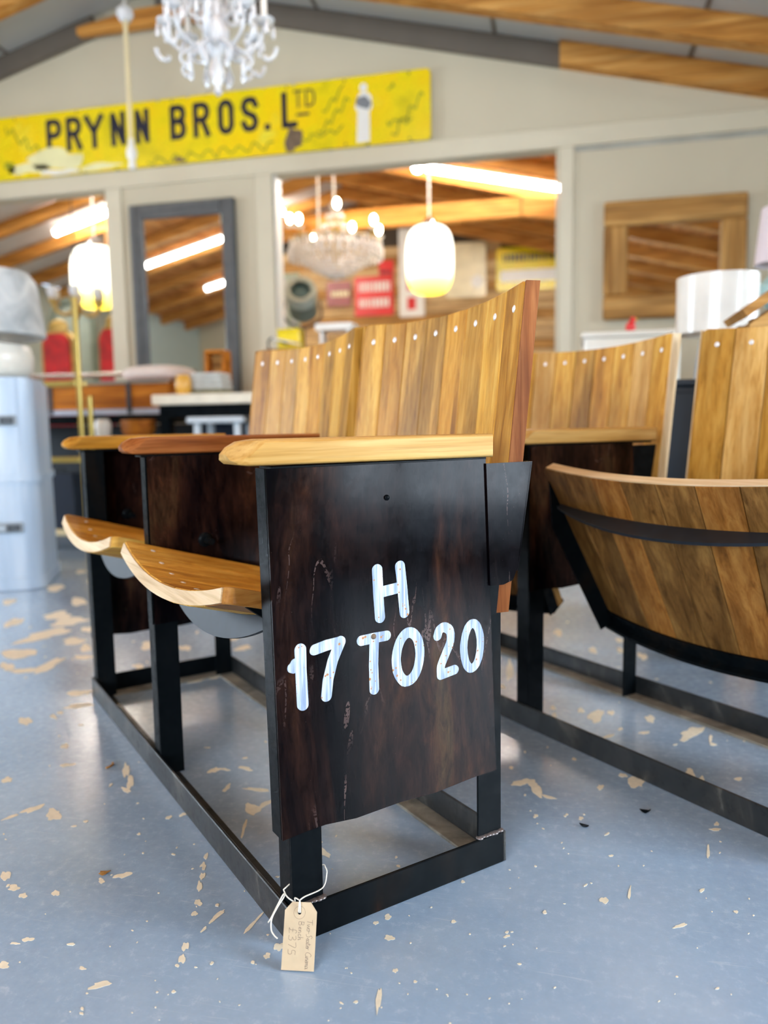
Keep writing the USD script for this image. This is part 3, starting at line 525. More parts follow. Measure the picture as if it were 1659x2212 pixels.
# lettering: brush strokes in (x, z) of the end panel, measured off the panel
def stroke(pts, w): return LineString(pts).buffer(w, quad_segs=6)
Bp = np.array([-.33267099 * 1.0, .88355162, 0]); TH = .78513; BU = np.array([-math.sin(TH), math.cos(TH), 0]); BV = np.array([math.cos(TH), math.sin(TH), 0])
def on_panel(px, py, u=0.0):
    r = ray(px, py); tt = ((BU @ Bp + u) - BU @ EYE) / (BU @ r); P = EYE + r * tt - Bp; return np.array([P @ BV, P[2]])
def zp(x, y): return on_panel(560 + x / 2.765, 980 + y / 2.765, -.001)       # from the close-up of the panel
def zs(pts): return [tuple(zp(*p)) for p in pts]
SW = .0077
glyphs = [('painted_letter', unary_union([stroke(zs([(705, 695), (712, 830), (722, 978)]), SW), stroke(zs([(842, 674), (855, 800), (868, 948)]), SW), stroke(zs([(722, 828), (830, 802)]), SW * .95)])),
    ('painted_numeral', unary_union([stroke(zs([(246, 1172), (250, 1300), (262, 1500)]), SW * 1.02), stroke(zs([(250, 1240), (212, 1252), (200, 1278)]), SW * .72), stroke(zs([(196, 1280), (206, 1284)]), SW * .78)])),
    ('painted_numeral', unary_union([stroke(zs([(332, 1172), (400, 1146), (485, 1122)]), SW * .92), stroke(zs([(485, 1122), (440, 1235), (412, 1350), (402, 1448)]), SW * .98)])),
    ('painted_letter', unary_union([stroke(zs([(610, 1118), (690, 1100), (762, 1086)]), SW * .88), stroke(zs([(688, 1105), (684, 1260), (688, 1408)]), SW * .94)])),
    ('painted_letter', stroke(zs([(890 + 70 * math.cos(t) + 8 * math.sin(t), 1214 - 146 * math.sin(t) - 4 * math.cos(t)) for t in np.linspace(0, 2 * math.pi, 40)]), SW * .95)),
    ('painted_numeral', stroke([tuple(q) for q in smooth_curve(zs([(1066, 1088), (1078, 1052), (1108, 1036), (1140, 1060), (1142, 1120), (1112, 1200), (1086, 1270), (1086, 1322)]), 6)] + zs([(1110, 1312), (1168, 1290)]), SW * .9)),
    ('painted_numeral', stroke(zs([(1272 + 50 * math.cos(t) + 4 * math.sin(t), 1148 - 134 * math.sin(t) - 4 * math.cos(t)) for t in np.linspace(0, 2 * math.pi, 40)]), SW * .84))]
def wobble(g, k):      # brush edges are not quite even
    h = lambda c: [(x + .0007 * (meshkit.noise(np.array([x * 130, z * 130, k])) - .5), z + .0007 * (meshkit.noise(np.array([x * 130, z * 130, k + 9])) - .5)) for x, z in c]
    return Polygon(h(g.exterior.coords), [h(r.coords) for r in g.interiors]).buffer(0)
LET = [(n, sheet(wobble(g.simplify(.0002), i), -.0009, -.0002)) for i, (n, g) in enumerate(glyphs)]
h_, g_, o_, b_, r_, p_, w_ = 'honey', 'gold', 'olive', 'brown', 'red', 'pale', 'walnut'
bench('two seat wooden slatted cinema bench with white painted lettering on its dark end panel', Bp, TH, False,
      ([g_, h_, o_, g_, o_, o_, g_, h_], [o_, h_, o_, g_, h_, o_, h_, g_]), ([b_, h_, h_, g_, h_, h_, h_, h_], [h_, g_, h_, h_, g_, h_, h_, g_]), (p_, r_, g_), LET)
B2 = Bp + BU * -.200 + BV * .745
bench('two seat slatted cinema bench with tipped up seats standing behind the lettered bench', B2, TH, True,
      ([p_, p_, h_, p_, p_, o_, p_, o_], [h_, p_, h_, g_, o_, h_, p_, h_]), ([w_, w_, b_, w_, w_, b_, w_, w_], [w_, b_, w_, w_, b_, w_, w_, b_]), (p_, p_, p_), [], arm_len=(.355, .39, .39), y0=-.13, backs=((-.122, .497, .44, .03), (.567, 1.125, .45, .0157)), seats=((-.075, .522), (.620, 1.090)))

# ------------------------------------------------------------------ price tag on the near leg
def bw(u, v, z): return Bp + BU * u + BV * v + np.array([0, 0, z])
def tag_build():
    t = thing('price_tag', 'manila price tag tied with white string to the front leg of the lettered bench', 'tag', (0, 0, 0))
    bl, br = bw(-.033, -.029, .0015), bw(-.058, .003, .0015); r = ray(622, 1947); tt = ((BU @ Bp - .008) - BU @ EYE) / (BU @ r); tl = EYE + r * tt
    ex = br - bl; wd = np.linalg.norm(ex); ex /= wd; ey = tl - bl; ln = np.linalg.norm(ey); ey = ey - ex * (ey @ ex); ln = np.linalg.norm(ey); ey /= ln; ez = np.cross(ex, ey)
    Tm = np.eye(4); Tm[:3, 0], Tm[:3, 1], Tm[:3, 2], Tm[:3, 3] = ex, ey, ez, bl
    if ez @ (EYE - bl) < 0: raise ValueError('tag faces away')
    g = Polygon([(0, 0), (wd, 0), (wd, ln * .86), (wd * .80, ln), (wd * .22, ln), (0, ln * .87)])
    hole = __import__('shapely').Point(wd * .46, ln * .842).buffer(.0023, 10); reinf = __import__('shapely').Point(wd * .46, ln * .842).buffer(.0072, 20)
    card = obj('card', xf(extr(g.difference(hole), .0005), Tm), MANILA, t, smooth=False)
    obj('eyelet_ring', xf(mv(extr(reinf.boundary.buffer(.00012), .0001), (0, 0, .0005)), Tm), INK, card, smooth=False)
    # handwriting, running down the tag: simple single-line letters (x right, y up, height 1)
    G = {'T': ([[(0, 1), (.9, 1.05)], [(.45, 1.05), (.35, 0)]], 1.0), 'w': ([[(0, .5), (.15, 0), (.35, .45), (.5, 0), (.75, .55)]], .85), 'o': ([[(.3, .5), (.05, .35), (.1, 0), (.4, .05), (.45, .4), (.3, .5), (.6, .5)]], .65), '-': ([[(0, .35), (.4, .38)]], .6),
         'S': ([[(.75, .95), (.5, 1.1), (.25, .85), (.45, .5), (.4, .05), (0, -.1)]], .85), 'e': ([[(0, .2), (.4, .35), (.25, .5), (.08, .25), (.2, 0), (.5, .1)]], .5), 'a': ([[(.42, .45), (.12, .45), (.05, .05), (.3, .05), (.42, .45), (.42, 0), (.6, .1)]], .6),
         't': ([[(.2, .9), (.15, .05), (.4, .05)], [(0, .6), (.4, .62)]], .45), 'r': ([[(0, .5), (.08, 0), (.1, .35), (.35, .5)]], .4), 'C': ([[(.8, .9), (.55, 1.1), (.15, .7), (.1, .2), (.45, -.05), (.8, .15)]], .9), 'i': ([[(0, .45), (.1, 0), (.25, .1)]], .28),
         'n': ([[(0, .5), (.05, 0), (.08, .35), (.3, .48), (.36, 0), (.5, .1)]], .52), 'm': ([[(0, .5), (.05, 0), (.08, .35), (.25, .48), (.3, 0), (.33, .35), (.5, .48), (.55, 0), (.7, .1)]], .72), 'B': ([[(.15, 1.05), (.05, 0)], [(.1, 1.0), (.6, .95), (.55, .6), (.15, .52), (.65, .4), (.6, .02), (.05, 0)]], .8),
         'c': ([[(.4, .42), (.15, .48), (.03, .2), (.2, 0), (.48, .1)]], .48), 'h': ([[(.05, 1.0), (.05, 0), (.1, .35), (.35, .45), (.38, 0), (.5, .1)]], .55), '£': ([[(.7, .9), (.45, 1.05), (.3, .8), (.3, .2), (.05, 0), (.7, .05)], [(.1, .5), (.55, .5)]], .8),
         '3': ([[(.05, .95), (.45, 1.0), (.5, .7), (.2, .52), (.55, .4), (.45, .02), (0, .05)]], .7), '7': ([[(0, 1), (.6, 1.0), (.25, 0)]], .7), '5': ([[(.6, 1.0), (.15, .98), (.12, .55), (.5, .5), (.5, .08), (0, .02)]], .7), ' ': ([], .5)}
    ink = []
    for text, x_line, y_start, h in (('Two-Seater Cinema', .72, .74, .0064), ('Bench', .46, .715, .0064), ('£375', .17, .62, .0092)):
        y = ln * y_start
        for ch in text:
            ss, adv = G[ch]
            for s in ss:
                c = smooth_curve(s, 5) if len(s) > 2 else np.array(s)
                ink.append(LineString([(wd * x_line + q[1] * h, y - q[0] * h) for q in c]).buffer(.00017, quad_segs=2))
            y -= adv * h * (.80 if len(text) > 6 else 1.2)
    obj('handwriting', xf(mv(extr(unary_union(ink), .0001), (0, 0, .0005)), Tm), INK, card, smooth=False)
    W3 = lambda x, y, z: bl + ex * x + ey * y + ez * z
    kn = W3(wd * .46, ln * 1.03, .004)
    for sgn in (-1, 1): obj('string', tube(smooth_curve([W3(wd * .46 + sgn * .0009, ln * .842, -.001), W3(wd * .46 + sgn * .0009, ln * .87, .002), W3(wd * .46 + sgn * .0008, ln * .95, .0022), kn], 6), .0009, 6), STRING, t, smooth=60)
    lf, rt = bw(-.001, -.0035, .0705), bw(-.001, .0535, .082)
    obj('string', tube(smooth_curve([kn, W3(wd * .30, ln * 1.06, .003), bw(-.0065, .004, .064), lf, bw(.012, -.0025, .073)], 8), .0009, 6), STRING, t, smooth=60)
    obj('string', tube(smooth_curve([kn, W3(wd * .62, ln * 1.09, .004), bw(-.005, .045, .068), rt, bw(.007, .056, .086), bw(.012, .052, .088), bw(.013, .02, .082), bw(.012, -.0025, .073)], 8), .0009, 6), STRING, t, smooth=60)
    k2 = bw(.004, -.0045, .073)
    def fl(px, py, u): q = on_panel(px, py, u); return bw(u, q[0], q[1])
    obj('string', tube(smooth_curve([k2, fl(610, 1935, -.004), fl(596, 1962, -.008), fl(586, 1982, -.012), fl(579, 1993, -.014)], 8), .0009, 6), STRING, t, smooth=60)
    obj('string', tube(smooth_curve([k2, fl(613, 1938, -.004), fl(598, 1962, -.010), fl(587, 1985, -.016), fl(586, 2008, -.022), fl(592, 2020, -.03), fl(599, 2027, -.036)], 8), .0009, 6), STRING, t, smooth=60)
tag_build()
# ------------------------------------------------------------------ lamps
def tube_light(name, a, b, label, m, group=None, cord=False):
    a, b = np.array(a, float), np.array(b, float); c = (a + b) / 2; t = thing(name, label, 'light', c, 0, group)
    d = (b - a) / np.linalg.norm(b - a)
    obj('batten', bar(a - c + (0, 0, .045), b - c + (0, 0, .045), .07, .03, .004), OFFWHITE, t)
    obj('tube', tube([a - c, b - c], .032, 14), m, t, smooth=50)
    for e in (a - c - d * .012, b - c + d * .012): obj('end_cap', bar(e - d * .012, e + d * .012, .075, .075, .006), OFFWHITE, t)
    for q in (a * .8 + b * .2, a * .2 + b * .8):
        top = roof(q[0]) + .15 - (c[2]); obj('hanger', tube([q - c + (0, 0, .06), (q[0] - c[0], q[1] - c[1], top)], .004, 6), DARKMETAL, t)
tube_light('strip_light', at(922, 364, 8.44), at(1300, 420, 8.44), 'bright fluorescent strip under the rafters of the right doorway room', TUBE2)
tube_light('strip_light', at(20, 545, 8.44), at(234, 460, 8.44) , 'bright fluorescent strip seen through the left doorway', TUBE2) if False else tube_light('strip_light', at(120, 503, 8.44), at(300, 432, 8.44), 'bright fluorescent strip seen through the left doorway', TUBE2)
for y in (2.6, .75, -1.2, -3.1):
    for x0, x1 in ((-1.45, -.05), (-5.75, -4.35)):
        tube_light('strip_light', (x0, y, roof(x0) - .03), (x1, y, roof(x1) - .03), f'fluorescent strip light under the {"right" if x0 > RIDGE else "left"} roof slope, {["nearest the gable wall", "second from the gable wall", "third from the gable wall", "furthest from the gable wall"][[2.6, .75, -1.2, -3.1].index(y)]}', TUBE, 'strip lights of the front room')
for y, x0, x1 in ((10.2, -4.9, -3.6), (6.75, -5.6, -4.2), (6.75, -1.6, -.2)):
    tube_light('strip_light', (x0, y, roof(x0) - .03), (x1, y, roof(x1) - .03), f'fluorescent strip light {"deep in the far room" if y > 9 else "just beyond the " + ("right" if x0 > RIDGE else "left") + " doorway"} high under the rafters', TUBE2, 'strip lights of the far room')
def spot_bulb():
    p = at(902, 361, 8.44); t = thing('spot_bulb', 'round bare bulb beside the bright strip under the far rafters', 'bulb', p)
    obj('bulb', trimesh.creation.icosphere(3, .055), TUBE2, t, smooth=True); obj('bulb_holder', mv(lathe([(0, 0), (.03, 0), (.03, .08), (0, .08)], 16), (0, 0, .054)), OFFWHITE, t); obj('flex', tube([(0, 0, .13), (0, 0, roof(p[0]) + .15 - p[2])], .005, 6), OFFWHITE, t)
spot_bulb()
def lantern(px, py, half_w, py0, py1, y, label):
    c = at(px, py, y); r = abs(at(px + half_w, py, y)[0] - c[0]); h = (at(px, py0, y)[2] - at(px, py1, y)[2]) / 2
    t = thing('pendant_lantern', label, 'pendant lamp', c)
    n = 4.2; prof = []
    for a in np.linspace(-math.pi / 2, math.pi / 2, 26):
        q = lambda v: math.copysign(abs(v) ** (2 / n), v); prof.append((r * q(math.cos(a)) if abs(math.cos(a)) > 1e-6 else 0, h * (.55 * math.sin(a) + .45 * q(math.sin(a)))))
    obj('lantern_shade', lathe(prof, 40), LANTERN, t, smooth=60)
    obj('lamp_cap', mv(lathe([(0, 0), (.075, 0), (.07, .03), (.03, .07), (0, .07)], 24), (0, 0, h)), CHROME, t); obj('flex', tube([(0, 0, h + .06), (0, 0, roof(c[0]) + .15 - c[2])], .008, 8), OFFWHITE, t)
lantern(928, 562, 51, 488, 636, 7.25, 'glowing oval glass pendant lantern with a yellow base in the right doorway')
lantern(208, 600, 47, 533, 668, 7.25, 'glowing oval glass pendant lantern seen through the left doorway')
def crystal_chandelier():
    c = at(725, 540, 6.95); k = 6.95 / 1645; t = thing('crystal_chandelier', 'lit crystal chandelier with warm candle bulbs in the right doorway', 'chandelier', c)
    obj('ring', tube([(.40 * math.cos(a), .40 * math.sin(a), .06) for a in np.linspace(0, 2 * math.pi, 49)], .010, 8), GILT, t, smooth=60)
    obj('stem', lathe([(0, .40), (.012, .40), (.015, .25), (.05, .18), (.02, .10), (.06, .02), (.03, -.1), (.05, -.18), (0, -.22)], 20), GILT, t, smooth=50)
    for i in range(7):
        a = 2 * math.pi * i / 7 + .55; d = np.array([math.cos(a), math.sin(a), 0])
        ar = obj('arm', tube(smooth_curve([d * .03 + (0, 0, .10), d * .18 + (0, 0, -.02), d * .33 + (0, 0, .02), d * .41 + (0, 0, .12)], 5), .009, 7), GILT, t, smooth=60)
        z = .13 + (.09 if i % 2 else 0)
        obj('candle_cup', mv(lathe([(0, 0), (.03, .0), (.045, .02), (0, .02)], 16), d * .41 + (0, 0, z - .01)), CRYSTAL, ar, smooth=40); obj('bulb', mv(xf(trimesh.creation.icosphere(2, 1), np.diag([.026, .026, .042, 1])), d * .41 + (0, 0, z + .07)), BULB, ar, smooth=True)
    P = []; r = random.Random(3)
    base = trimesh.creation.icosphere(1, 1.0)
    for i in range(44):           # swags of beads: basket below the ring and strings up to the crown
        a = 2 * math.pi * i / 44
        for s in np.linspace(0, 1, 14):
            rr = .40 * math.cos(s * math.pi / 2) ** .8; P.append(((rr + r.uniform(-.01, .01)) * math.cos(a), (rr) * math.sin(a), .05 - .30 * s ** 1.1, .013))
        if i % 2 == 0:
            for s in np.linspace(0, 1, 10): P.append(((.40 - .37 * s) * math.cos(a), (.40 - .37 * s) * math.sin(a), .06 + .32 * s - .18 * math.sin(math.pi * s), .016))
    for i in range(36):
        a = 2 * math.pi * i / 36; P.append((.41 * math.cos(a), .41 * math.sin(a), -.02, .022)); P.append((.41 * math.cos(a), .41 * math.sin(a), -.07, .018))
    st = obj('crystal_strand', cat([mv(xf(base, np.diag([q[3], q[3], q[3] * 1.35, 1])), q[:3]) for q in P]), CRYSTAL, t, smooth=False); tag(st, kind='stuff')
    for px in (688, 722):
        q = at(px, 470, 6.95) - c; obj('chain', tube([(q[0], 0, .12 if px < 700 else .3), (q[0], 0, roof(c[0] + q[0]) + .15 - c[2])], .010, 6), OFFWHITE, t)
crystal_chandelier()
def white_chandelier():
    y = 3.3; c = at(467, 85, y); t = thing('glass_chandelier', 'milky white glass chandelier hanging in front of the yellow sign', 'chandelier', c)
    obj('column', lathe([(0, .55), (.012, .55), (.014, .30), (.04, .26), (.05, .20), (.022, .15), (.035, .08), (.06, .03), (.05, -.03), (.02, -.08), (.035, -.13), (.02, -.18), (.012, -.20), (.02, -.215), (0, -.235)], 24), GLASSY, t, smooth=50)
    r = random.Random(5)
    for tier, (n, R0, z0, up) in enumerate(((8, .205, .005, .05), (6, .135, .13, .06))):
        for i in range(n):
            a = 2 * math.pi * (i + .35 * tier) / n + .25; d = np.array([math.cos(a), math.sin(a), 0]); e = np.array([-math.sin(a), math.cos(a), 0])
            ar = obj('arm', tube(smooth_curve([d * .03 + (0, 0, z0), d * R0 * .45 + (0, 0, z0 - .06), d * R0 * .85 + (0, 0, z0 - .03), d * R0 + (0, 0, z0 + up)], 6), .008, 8), GLASSY, t, smooth=60)
            top = d * R0 + np.array([0, 0, z0 + up])
            obj('drip_pan', mv(lathe([(0, 0), (.018, 0), (.040, .012), (.044, .022), (.018, .010), (0, .010)], 20), top), GLASSY, ar, smooth=40)
            obj('candle_sleeve', mv(lathe([(0, 0), (.013, 0), (.013, .10), (.008, .12), (0, .125)], 14), top + (0, 0, .01)), OFFWHITE, ar, smooth=40)
            for q in range(4):
                b = 2 * math.pi * q / 4 + .4; obj('drop', mv(lathe([(0, 0), (.005, -.012), (.010, -.042), (.006, -.056), (0, -.062)], 8), top + .040 * (d * math.cos(b) + e * math.sin(b)) + (0, 0, .010)), GLASSY, ar, smooth=40)
            if tier == 0:        # curled glass leaf under each arm
                cl = [top + d * (.02 + .03 * math.cos(s)) * (1 - s / 9) + np.array([0, 0, -.09 - .035 * math.sin(s) * (1 - s / 9) - .012 * s]) for s in np.linspace(0, 5.2, 22)]
                obj('leaf', tube(cl, np.linspace(.010, .004, 22), 7), GLASSY, ar, smooth=60)
    for i in range(8):
        a = 2 * math.pi * i / 8; d = np.array([math.cos(a), math.sin(a), 0]); obj('pendant_drop', mv(lathe([(0, 0), (.006, -.01), (.014, -.055), (.008, -.075), (0, -.082)], 10), d * .12 + (0, 0, -.075)), GLASSY, t, smooth=40)
        obj('scroll', tube(smooth_curve([d * .03 + (0, 0, .0), d * .10 + (0, 0, -.05), d * .16 + (0, 0, -.10), d * .135 + (0, 0, -.135), d * .12 + (0, 0, -.11)], 5), .007, 7), GLASSY, t, smooth=60)
    obj('chain', tube([(0, 0, .54), (0, 0, roof(c[0]) + .15 - c[2])], .006, 8), CHROME, t)
white_chandelier()
def rod_pendant():
    y = 4.86; top, bot = at(270, 40, y), at(286, 355, y); x, zt, zb = bot[0], top[2], bot[2]
    t = thing('pendant_fitting', 'slim cream pendant rod with a turned white lampholder in front of the yellow sign', 'pendant lamp', (x, y, zb))
    h = zt - zb; obj('rod', lathe([(0, .10), (.014, .10), (.014, h), (0, h)], 14), MARBLE, t, smooth=50)
    obj('lampholder', lathe([(0, -.03), (.022, -.03), (.026, 0), (.018, .02), (.030, .04), (.036, .075), (.020, .12), (.016, .16), (0, .16)], 22), OFFWHITE, t, smooth=50)
    obj('ceiling_cup', mv(lathe([(0, -.02), (.03, -.02), (.055, .02), (.05, .05), (.02, .08), (0, .08)], 22), (0, 0, h)), GLASSY, t, smooth=50); obj('flex', tube([(0, 0, h + .07), (0, 0, roof(x) + .15 - zb)], .006, 6), OFFWHITE, t)
rod_pendant()

# ------------------------------------------------------------------ signs
STROKES = {'P': [[(0, 0), (0, 1), (.62, 1), (.9, .93), (1, .76), (.9, .58), (.62, .5), (0, .5)]], 'R': [[(0, 0), (0, 1), (.62, 1), (.9, .93), (1, .76), (.9, .58), (.62, .5), (0, .5)], [(.55, .5), (1, 0)]], 'Y': [[(0, 1), (.5, .48), (1, 1)], [(.5, .48), (.5, 0)]], 'N': [[(0, 0), (0, 1), (1, 0), (1, 1)]],
    'B': [[(0, 0), (0, 1), (.62, 1), (.92, .93), (.98, .76), (.88, .58), (.6, .53), (0, .53)], [(.6, .53), (.92, .44), (1, .26), (.92, .08), (.62, 0), (0, 0)]], 'O': [[(.5, 1), (.2, .96), (0, .8), (0, .2), (.2, .04), (.5, 0), (.8, .04), (1, .2), (1, .8), (.8, .96), (.5, 1)]],
    'S': [[(1, .8), (.85, .96), (.5, 1), (.15, .95), (0, .76), (.15, .58), (.5, .5), (.85, .42), (1, .24), (.85, .05), (.5, 0), (.15, .04), (0, .2)]], 'L': [[(0, 1), (0, 0), (1, 0)]], 'T': [[(0, 1), (1, 1)], [(.5, 1), (.5, 0)]], 'D': [[(0, 0), (0, 1), (.55, 1), (.9, .88), (1, .6), (1, .4), (.9, .12), (.55, 0), (0, 0)]]}
def letter(ch, x0, x1, z0, z1, y, m, parent, name='letter', bold=True):
    w = (z1 - z0) * (.084 if bold else .055); g = unary_union([LineString([(x0 + w + a * (x1 - x0 - 2 * w), z0 + w + b * (z1 - z0 - 2 * w)) for a, b in q]).buffer(w, cap_style=3, join_style=2 if ch in 'LT' else 1) for q in STROKES[ch]])
    return obj(name, flat(g, y, .0012), m, parent, smooth=False)
def flat(poly, y, t=.0008):
    return xf(extr(poly, t), np.array([[1, 0, 0, 0], [0, 0, -1, y], [0, 1, 0, 0], [0, 0, 0, 1.0]]))
def big_sign():
    y = YW - .045; x0, x1 = -4.75, at(930, 222, y)[0]; z0, z1 = 2.598, at(930, 146, y)[2]
    t = thing('enamel_sign', 'long yellow enamel shop sign with dark block capitals above the doorways', 'sign', ((x0 + x1) / 2, y, z0))
    ox, oz = (x0 + x1) / 2, z0
    X = lambda px, py=240: at(px, py, y)[0] - ox
    Zt, Zb = at(110, 258, y)[2] - oz, at(110, 331, y)[2] - oz
    P = sbox(x0 - ox + .03, .03, x1 - ox - .03, z1 - z0 - .03).buffer(.03, 6)
    for i in range(14):       # chips along the edges
        cx = x0 - ox + (i + .5) * (x1 - x0) / 14 + rng.uniform(-.05, .05); P = P.difference(__import__('shapely').Point(cx, rng.choice([0, z1 - z0])).buffer(rng.uniform(.008, .016), 4))
    obj('sign_plate', flat(P, .018, .018), YELLOW, t, smooth=False)
    obj('backing', bx((x0 - ox + .01, .0185, .01), (x1 - ox - .01, .040, z1 - z0 - .01), .002), DARKMETAL, t)
    for ch, a, b in (('P', 97, 131), ('R', 140, 174), ('Y', 180, 222), ('N', 237, 269), ('N', 290, 321), ('B', 366, 401), ('R', 416, 453), ('O', 470, 505), ('S', 520, 558), ('L', 608, 642)): letter(ch, X(a), X(b), Zb, Zt, -.0002, NAVY, t)
    obj('full_stop', flat(sbox(X(571), Zb, X(583), Zb + .045), -.0002, .0012), NAVY, t, smooth=False)
    zt2, zb2 = Zt + .004, Zt - .115
    letter('T', X(634), X(655), zb2, zt2, -.0002, NAVY, t, bold=False); letter('D', X(660), X(681), zb2, zt2, -.0002, NAVY, t, bold=False)
    obj('underline', flat(sbox(X(640), zb2 - .055, X(668), zb2 - .037), -.0002, .0012), NAVY, t, smooth=False)
    W = lambda px, py: (at(px, py, y)[0] - ox, at(px, py, y)[2] - oz)
    def patch(name, px, py, a, b, ang, m, n=22):
        q = blob(px, py, a, b, ang, n); g = Polygon([W(*k) for k in q]).buffer(0).intersection(P.buffer(-.004)); 
        if not g.is_empty: obj(name, flat(g, -.0016, .0006), m, t, smooth=False)
    patch('worn_patch', 120, 345, 62, 22, -.1, CREAM); patch('worn_patch', 60, 365, 40, 12, -.1, CREAM); patch('worn_patch', 130, 372, 40, 6, -.1, OFFWHITE); patch('worn_patch', 215, 360, 45, 7, -.1, CREAM); patch('rust_patch', 634, 303, 20, 26, 0, RUST); patch('rust_patch', 388, 345, 12, 6, 0, RUST); patch('rust_patch', 22, 362, 12, 12, 0, GREENISH)
    r = random.Random(12)       # worn script that can no longer be read
    def scribble(x0_, y0_, x1_, y1_, amp, n):
        pts = [W(x0_ + (x1_ - x0_) * k / n + r.uniform(-3, 3), y0_ + (y1_ - y0_) * k / n + amp * math.sin(k * 1.9) + r.uniform(-3, 3)) for k in range(n + 1)]
        obj('faded_script', flat(LineString(smooth_curve([np.array(p) for p in pts], 4)).buffer(.006, quad_segs=3).intersection(P.buffer(-.004)), -.0004, .0006), GREENISH, t, smooth=False)
    scribble(320, 350, 590, 312, 9, 26); scribble(690, 285, 755, 215, 9, 10); scribble(700, 240, 740, 190, 10, 6); scribble(850, 290, 915, 200, 10, 10); scribble(835, 265, 890, 255, 6, 8); scribble(838, 190, 850, 180, 4, 4); scribble(10, 275, 85, 330, 12, 10); scribble(655, 300, 740, 280, 7, 9)
    # printed upright figure in a pale suit
    body = Polygon([W(*p) for p in ((775, 206), (782, 200), (793, 200), (801, 208), (803, 232), (797, 240), (798, 304), (772, 308), (774, 242), (768, 232))])
    head = __import__('shapely').Point(*W(785, 189)).buffer(.028, 8)
    fg = obj('printed_figure', flat(body.buffer(.008).buffer(-.004), -.0004, .0006), OFFWHITE, t, smooth=False); obj('figure_head', flat(head, -.0004, .0006), OFFWHITE, fg, smooth=False)
    obj('figure_arm', flat(Polygon([W(*p) for p in ((770, 212), (790, 206), (803, 222), (796, 236), (778, 232), (768, 226))]), -.0012, .0005), GREYFIG, fg, smooth=False)
    for px in (30, 165, 372, 620, 745, 884):
        for zz in (.018, z1 - z0 - .018): obj('screw', mv(xf(trimesh.creation.icosphere(1, 1), np.diag([.008, .004, .008, 1])), (X(px), -.001, zz)), RUST, t, smooth=True)
big_sign()
def wall_sign(name, label, box, y, m, fn, r=.02):
    a, b = at(box[0], (box[1] + box[3]) / 2, y), at(box[2], (box[1] + box[3]) / 2, y); zt, zb = at((box[0] + box[2]) / 2, box[1], y)[2], at((box[0] + box[2]) / 2, box[3], y)[2]
    t = thing(name, label, 'sign', ((a[0] + b[0]) / 2, y, zb)); w, h = b[0] - a[0], zt - zb
    obj('sign_plate', flat(sbox(-w / 2 + r, r, w / 2 - r, h - r).buffer(r, 5), .02, .02), m, t, smooth=False); fn(t, w, h)
def bars(t, w, h, rows, m, r=random.Random(4)):
    for f0, f1, a, b in rows:      # lettering too far gone to read: a row of strokes
        x = -w / 2 + w * a; ms = []
        while x < -w / 2 + w * b:
            q = r.uniform(.02, .05); ms.append(flat(sbox(x, h * f0, x + q, h * f1), -.0004, .0006)); x += q + .018
        obj('lettering', cat(ms), m, t, smooth=False); tag(stage.GetPrimAtPath(str(t.GetPath()) + '/lettering'), kind='stuff')
YS = YE - .07
wall_sign('enamel_sign', 'small red enamel sign with two white bands beside the oval lantern', (766, 597, 850, 682), YS, REDENAMEL, lambda t, w, h: (bars(t, w, h, [(.62, .86, .12, .88), (.22, .44, .12, .88)], OFFWHITE)))
wall_sign('enamel_sign', 'tall white enamel sign with red marks behind the oval lantern', (862, 492, 916, 684), YS, OFFWHITE, lambda t, w, h: [obj('red_mark', flat(sbox(-w * .18, h * (.08 + .22 * i), w * .16, h * (.22 + .22 * i)), -.0004, .0006), REDENAMEL, t, smooth=False) for i in range(4)])
wall_sign('enamel_sign', 'cream enamel sign with rounded corners to the right of the oval lantern', (962, 524, 1050, 642), YS, plain('cream_sign', lin(234, 222, 184), .25), lambda t, w, h: obj('emblem', flat(__import__('shapely').Point(w * .28, h * .28).buffer(.09, 12), -.0004, .0006), OFFWHITE, t, smooth=False), .05)
wall_sign('enamel_sign', 'yellow enamel sign with a white stripe at the right of the far wall', (1072, 532, 1222, 626), YS, YELLOW, lambda t, w, h: (bars(t, w, h, [(.68, .86, .1, .9)], NAVY), obj('white_stripe', flat(sbox(-w * .42, h * .24, w * .42, h * .44).buffer(.02), -.0004, .0006), OFFWHITE, t, smooth=False)), .05)
wall_sign('enamel_sign', 'dark maroon plaque high to the left of the red enamel sign', (706, 608, 758, 662), YS, plain('maroon_enamel', lin(140, 60, 56), .4), lambda t, w, h: bars(t, w, h, [(.4, .6, .2, .8)], CREAM))
wall_sign('enamel_sign', 'small bright red plate just above the red enamel sign', (818, 562, 850, 594), YS, REDENAMEL, lambda t, w, h: bars(t, w, h, [(.1, .3, .15, .85)], NAVY))

# ------------------------------------------------------------------ mirrors
def tall_mirror():
    y = YW - .02; a, b = at(282, 447, y), at(509, 428, y); x0, x1, z1 = a[0], b[0], a[2]; z0 = .86; w = .105
    t = thing('wall_mirror', 'tall mirror in a charcoal frame on the pier between the doorways', 'mirror', ((x0 + x1) / 2, y - .003, z0)); W, H = (x1 - x0) / 2, z1 - z0
    obj('glass', bx((-W + w, -.012, w), (W - w, -.006, H - w)), MIRROR, t, smooth=False); obj('back_board', bx((-W + .01, -.005, .01), (W - .01, 0, H - .01)), DARKMETAL, t)
    def rail(p0, p1, q):       # moulded frame: two steps
        obj('frame_rail', cat([bx((p0[0], -.035, p0[1]), (p1[0], -.0055, p1[1]), .006), bx((q[0], -.046, q[1]), (q[2], -.0345, q[3]), .004)]), CHARCOAL, t)
    rail((-W, 0), (-W + w, H), (-W + .012, .012, -W + .06, H - .012)); rail((W - w, 0), (W, H), (W - .06, .012, W - .012, H - .012)); rail((-W + w, H - w), (W - w, H), (-W + w, H - .06, W - w, H - .012)); rail((-W + w, 0), (W - w, w), (-W + w, .012, W - w, .06))
tall_mirror()
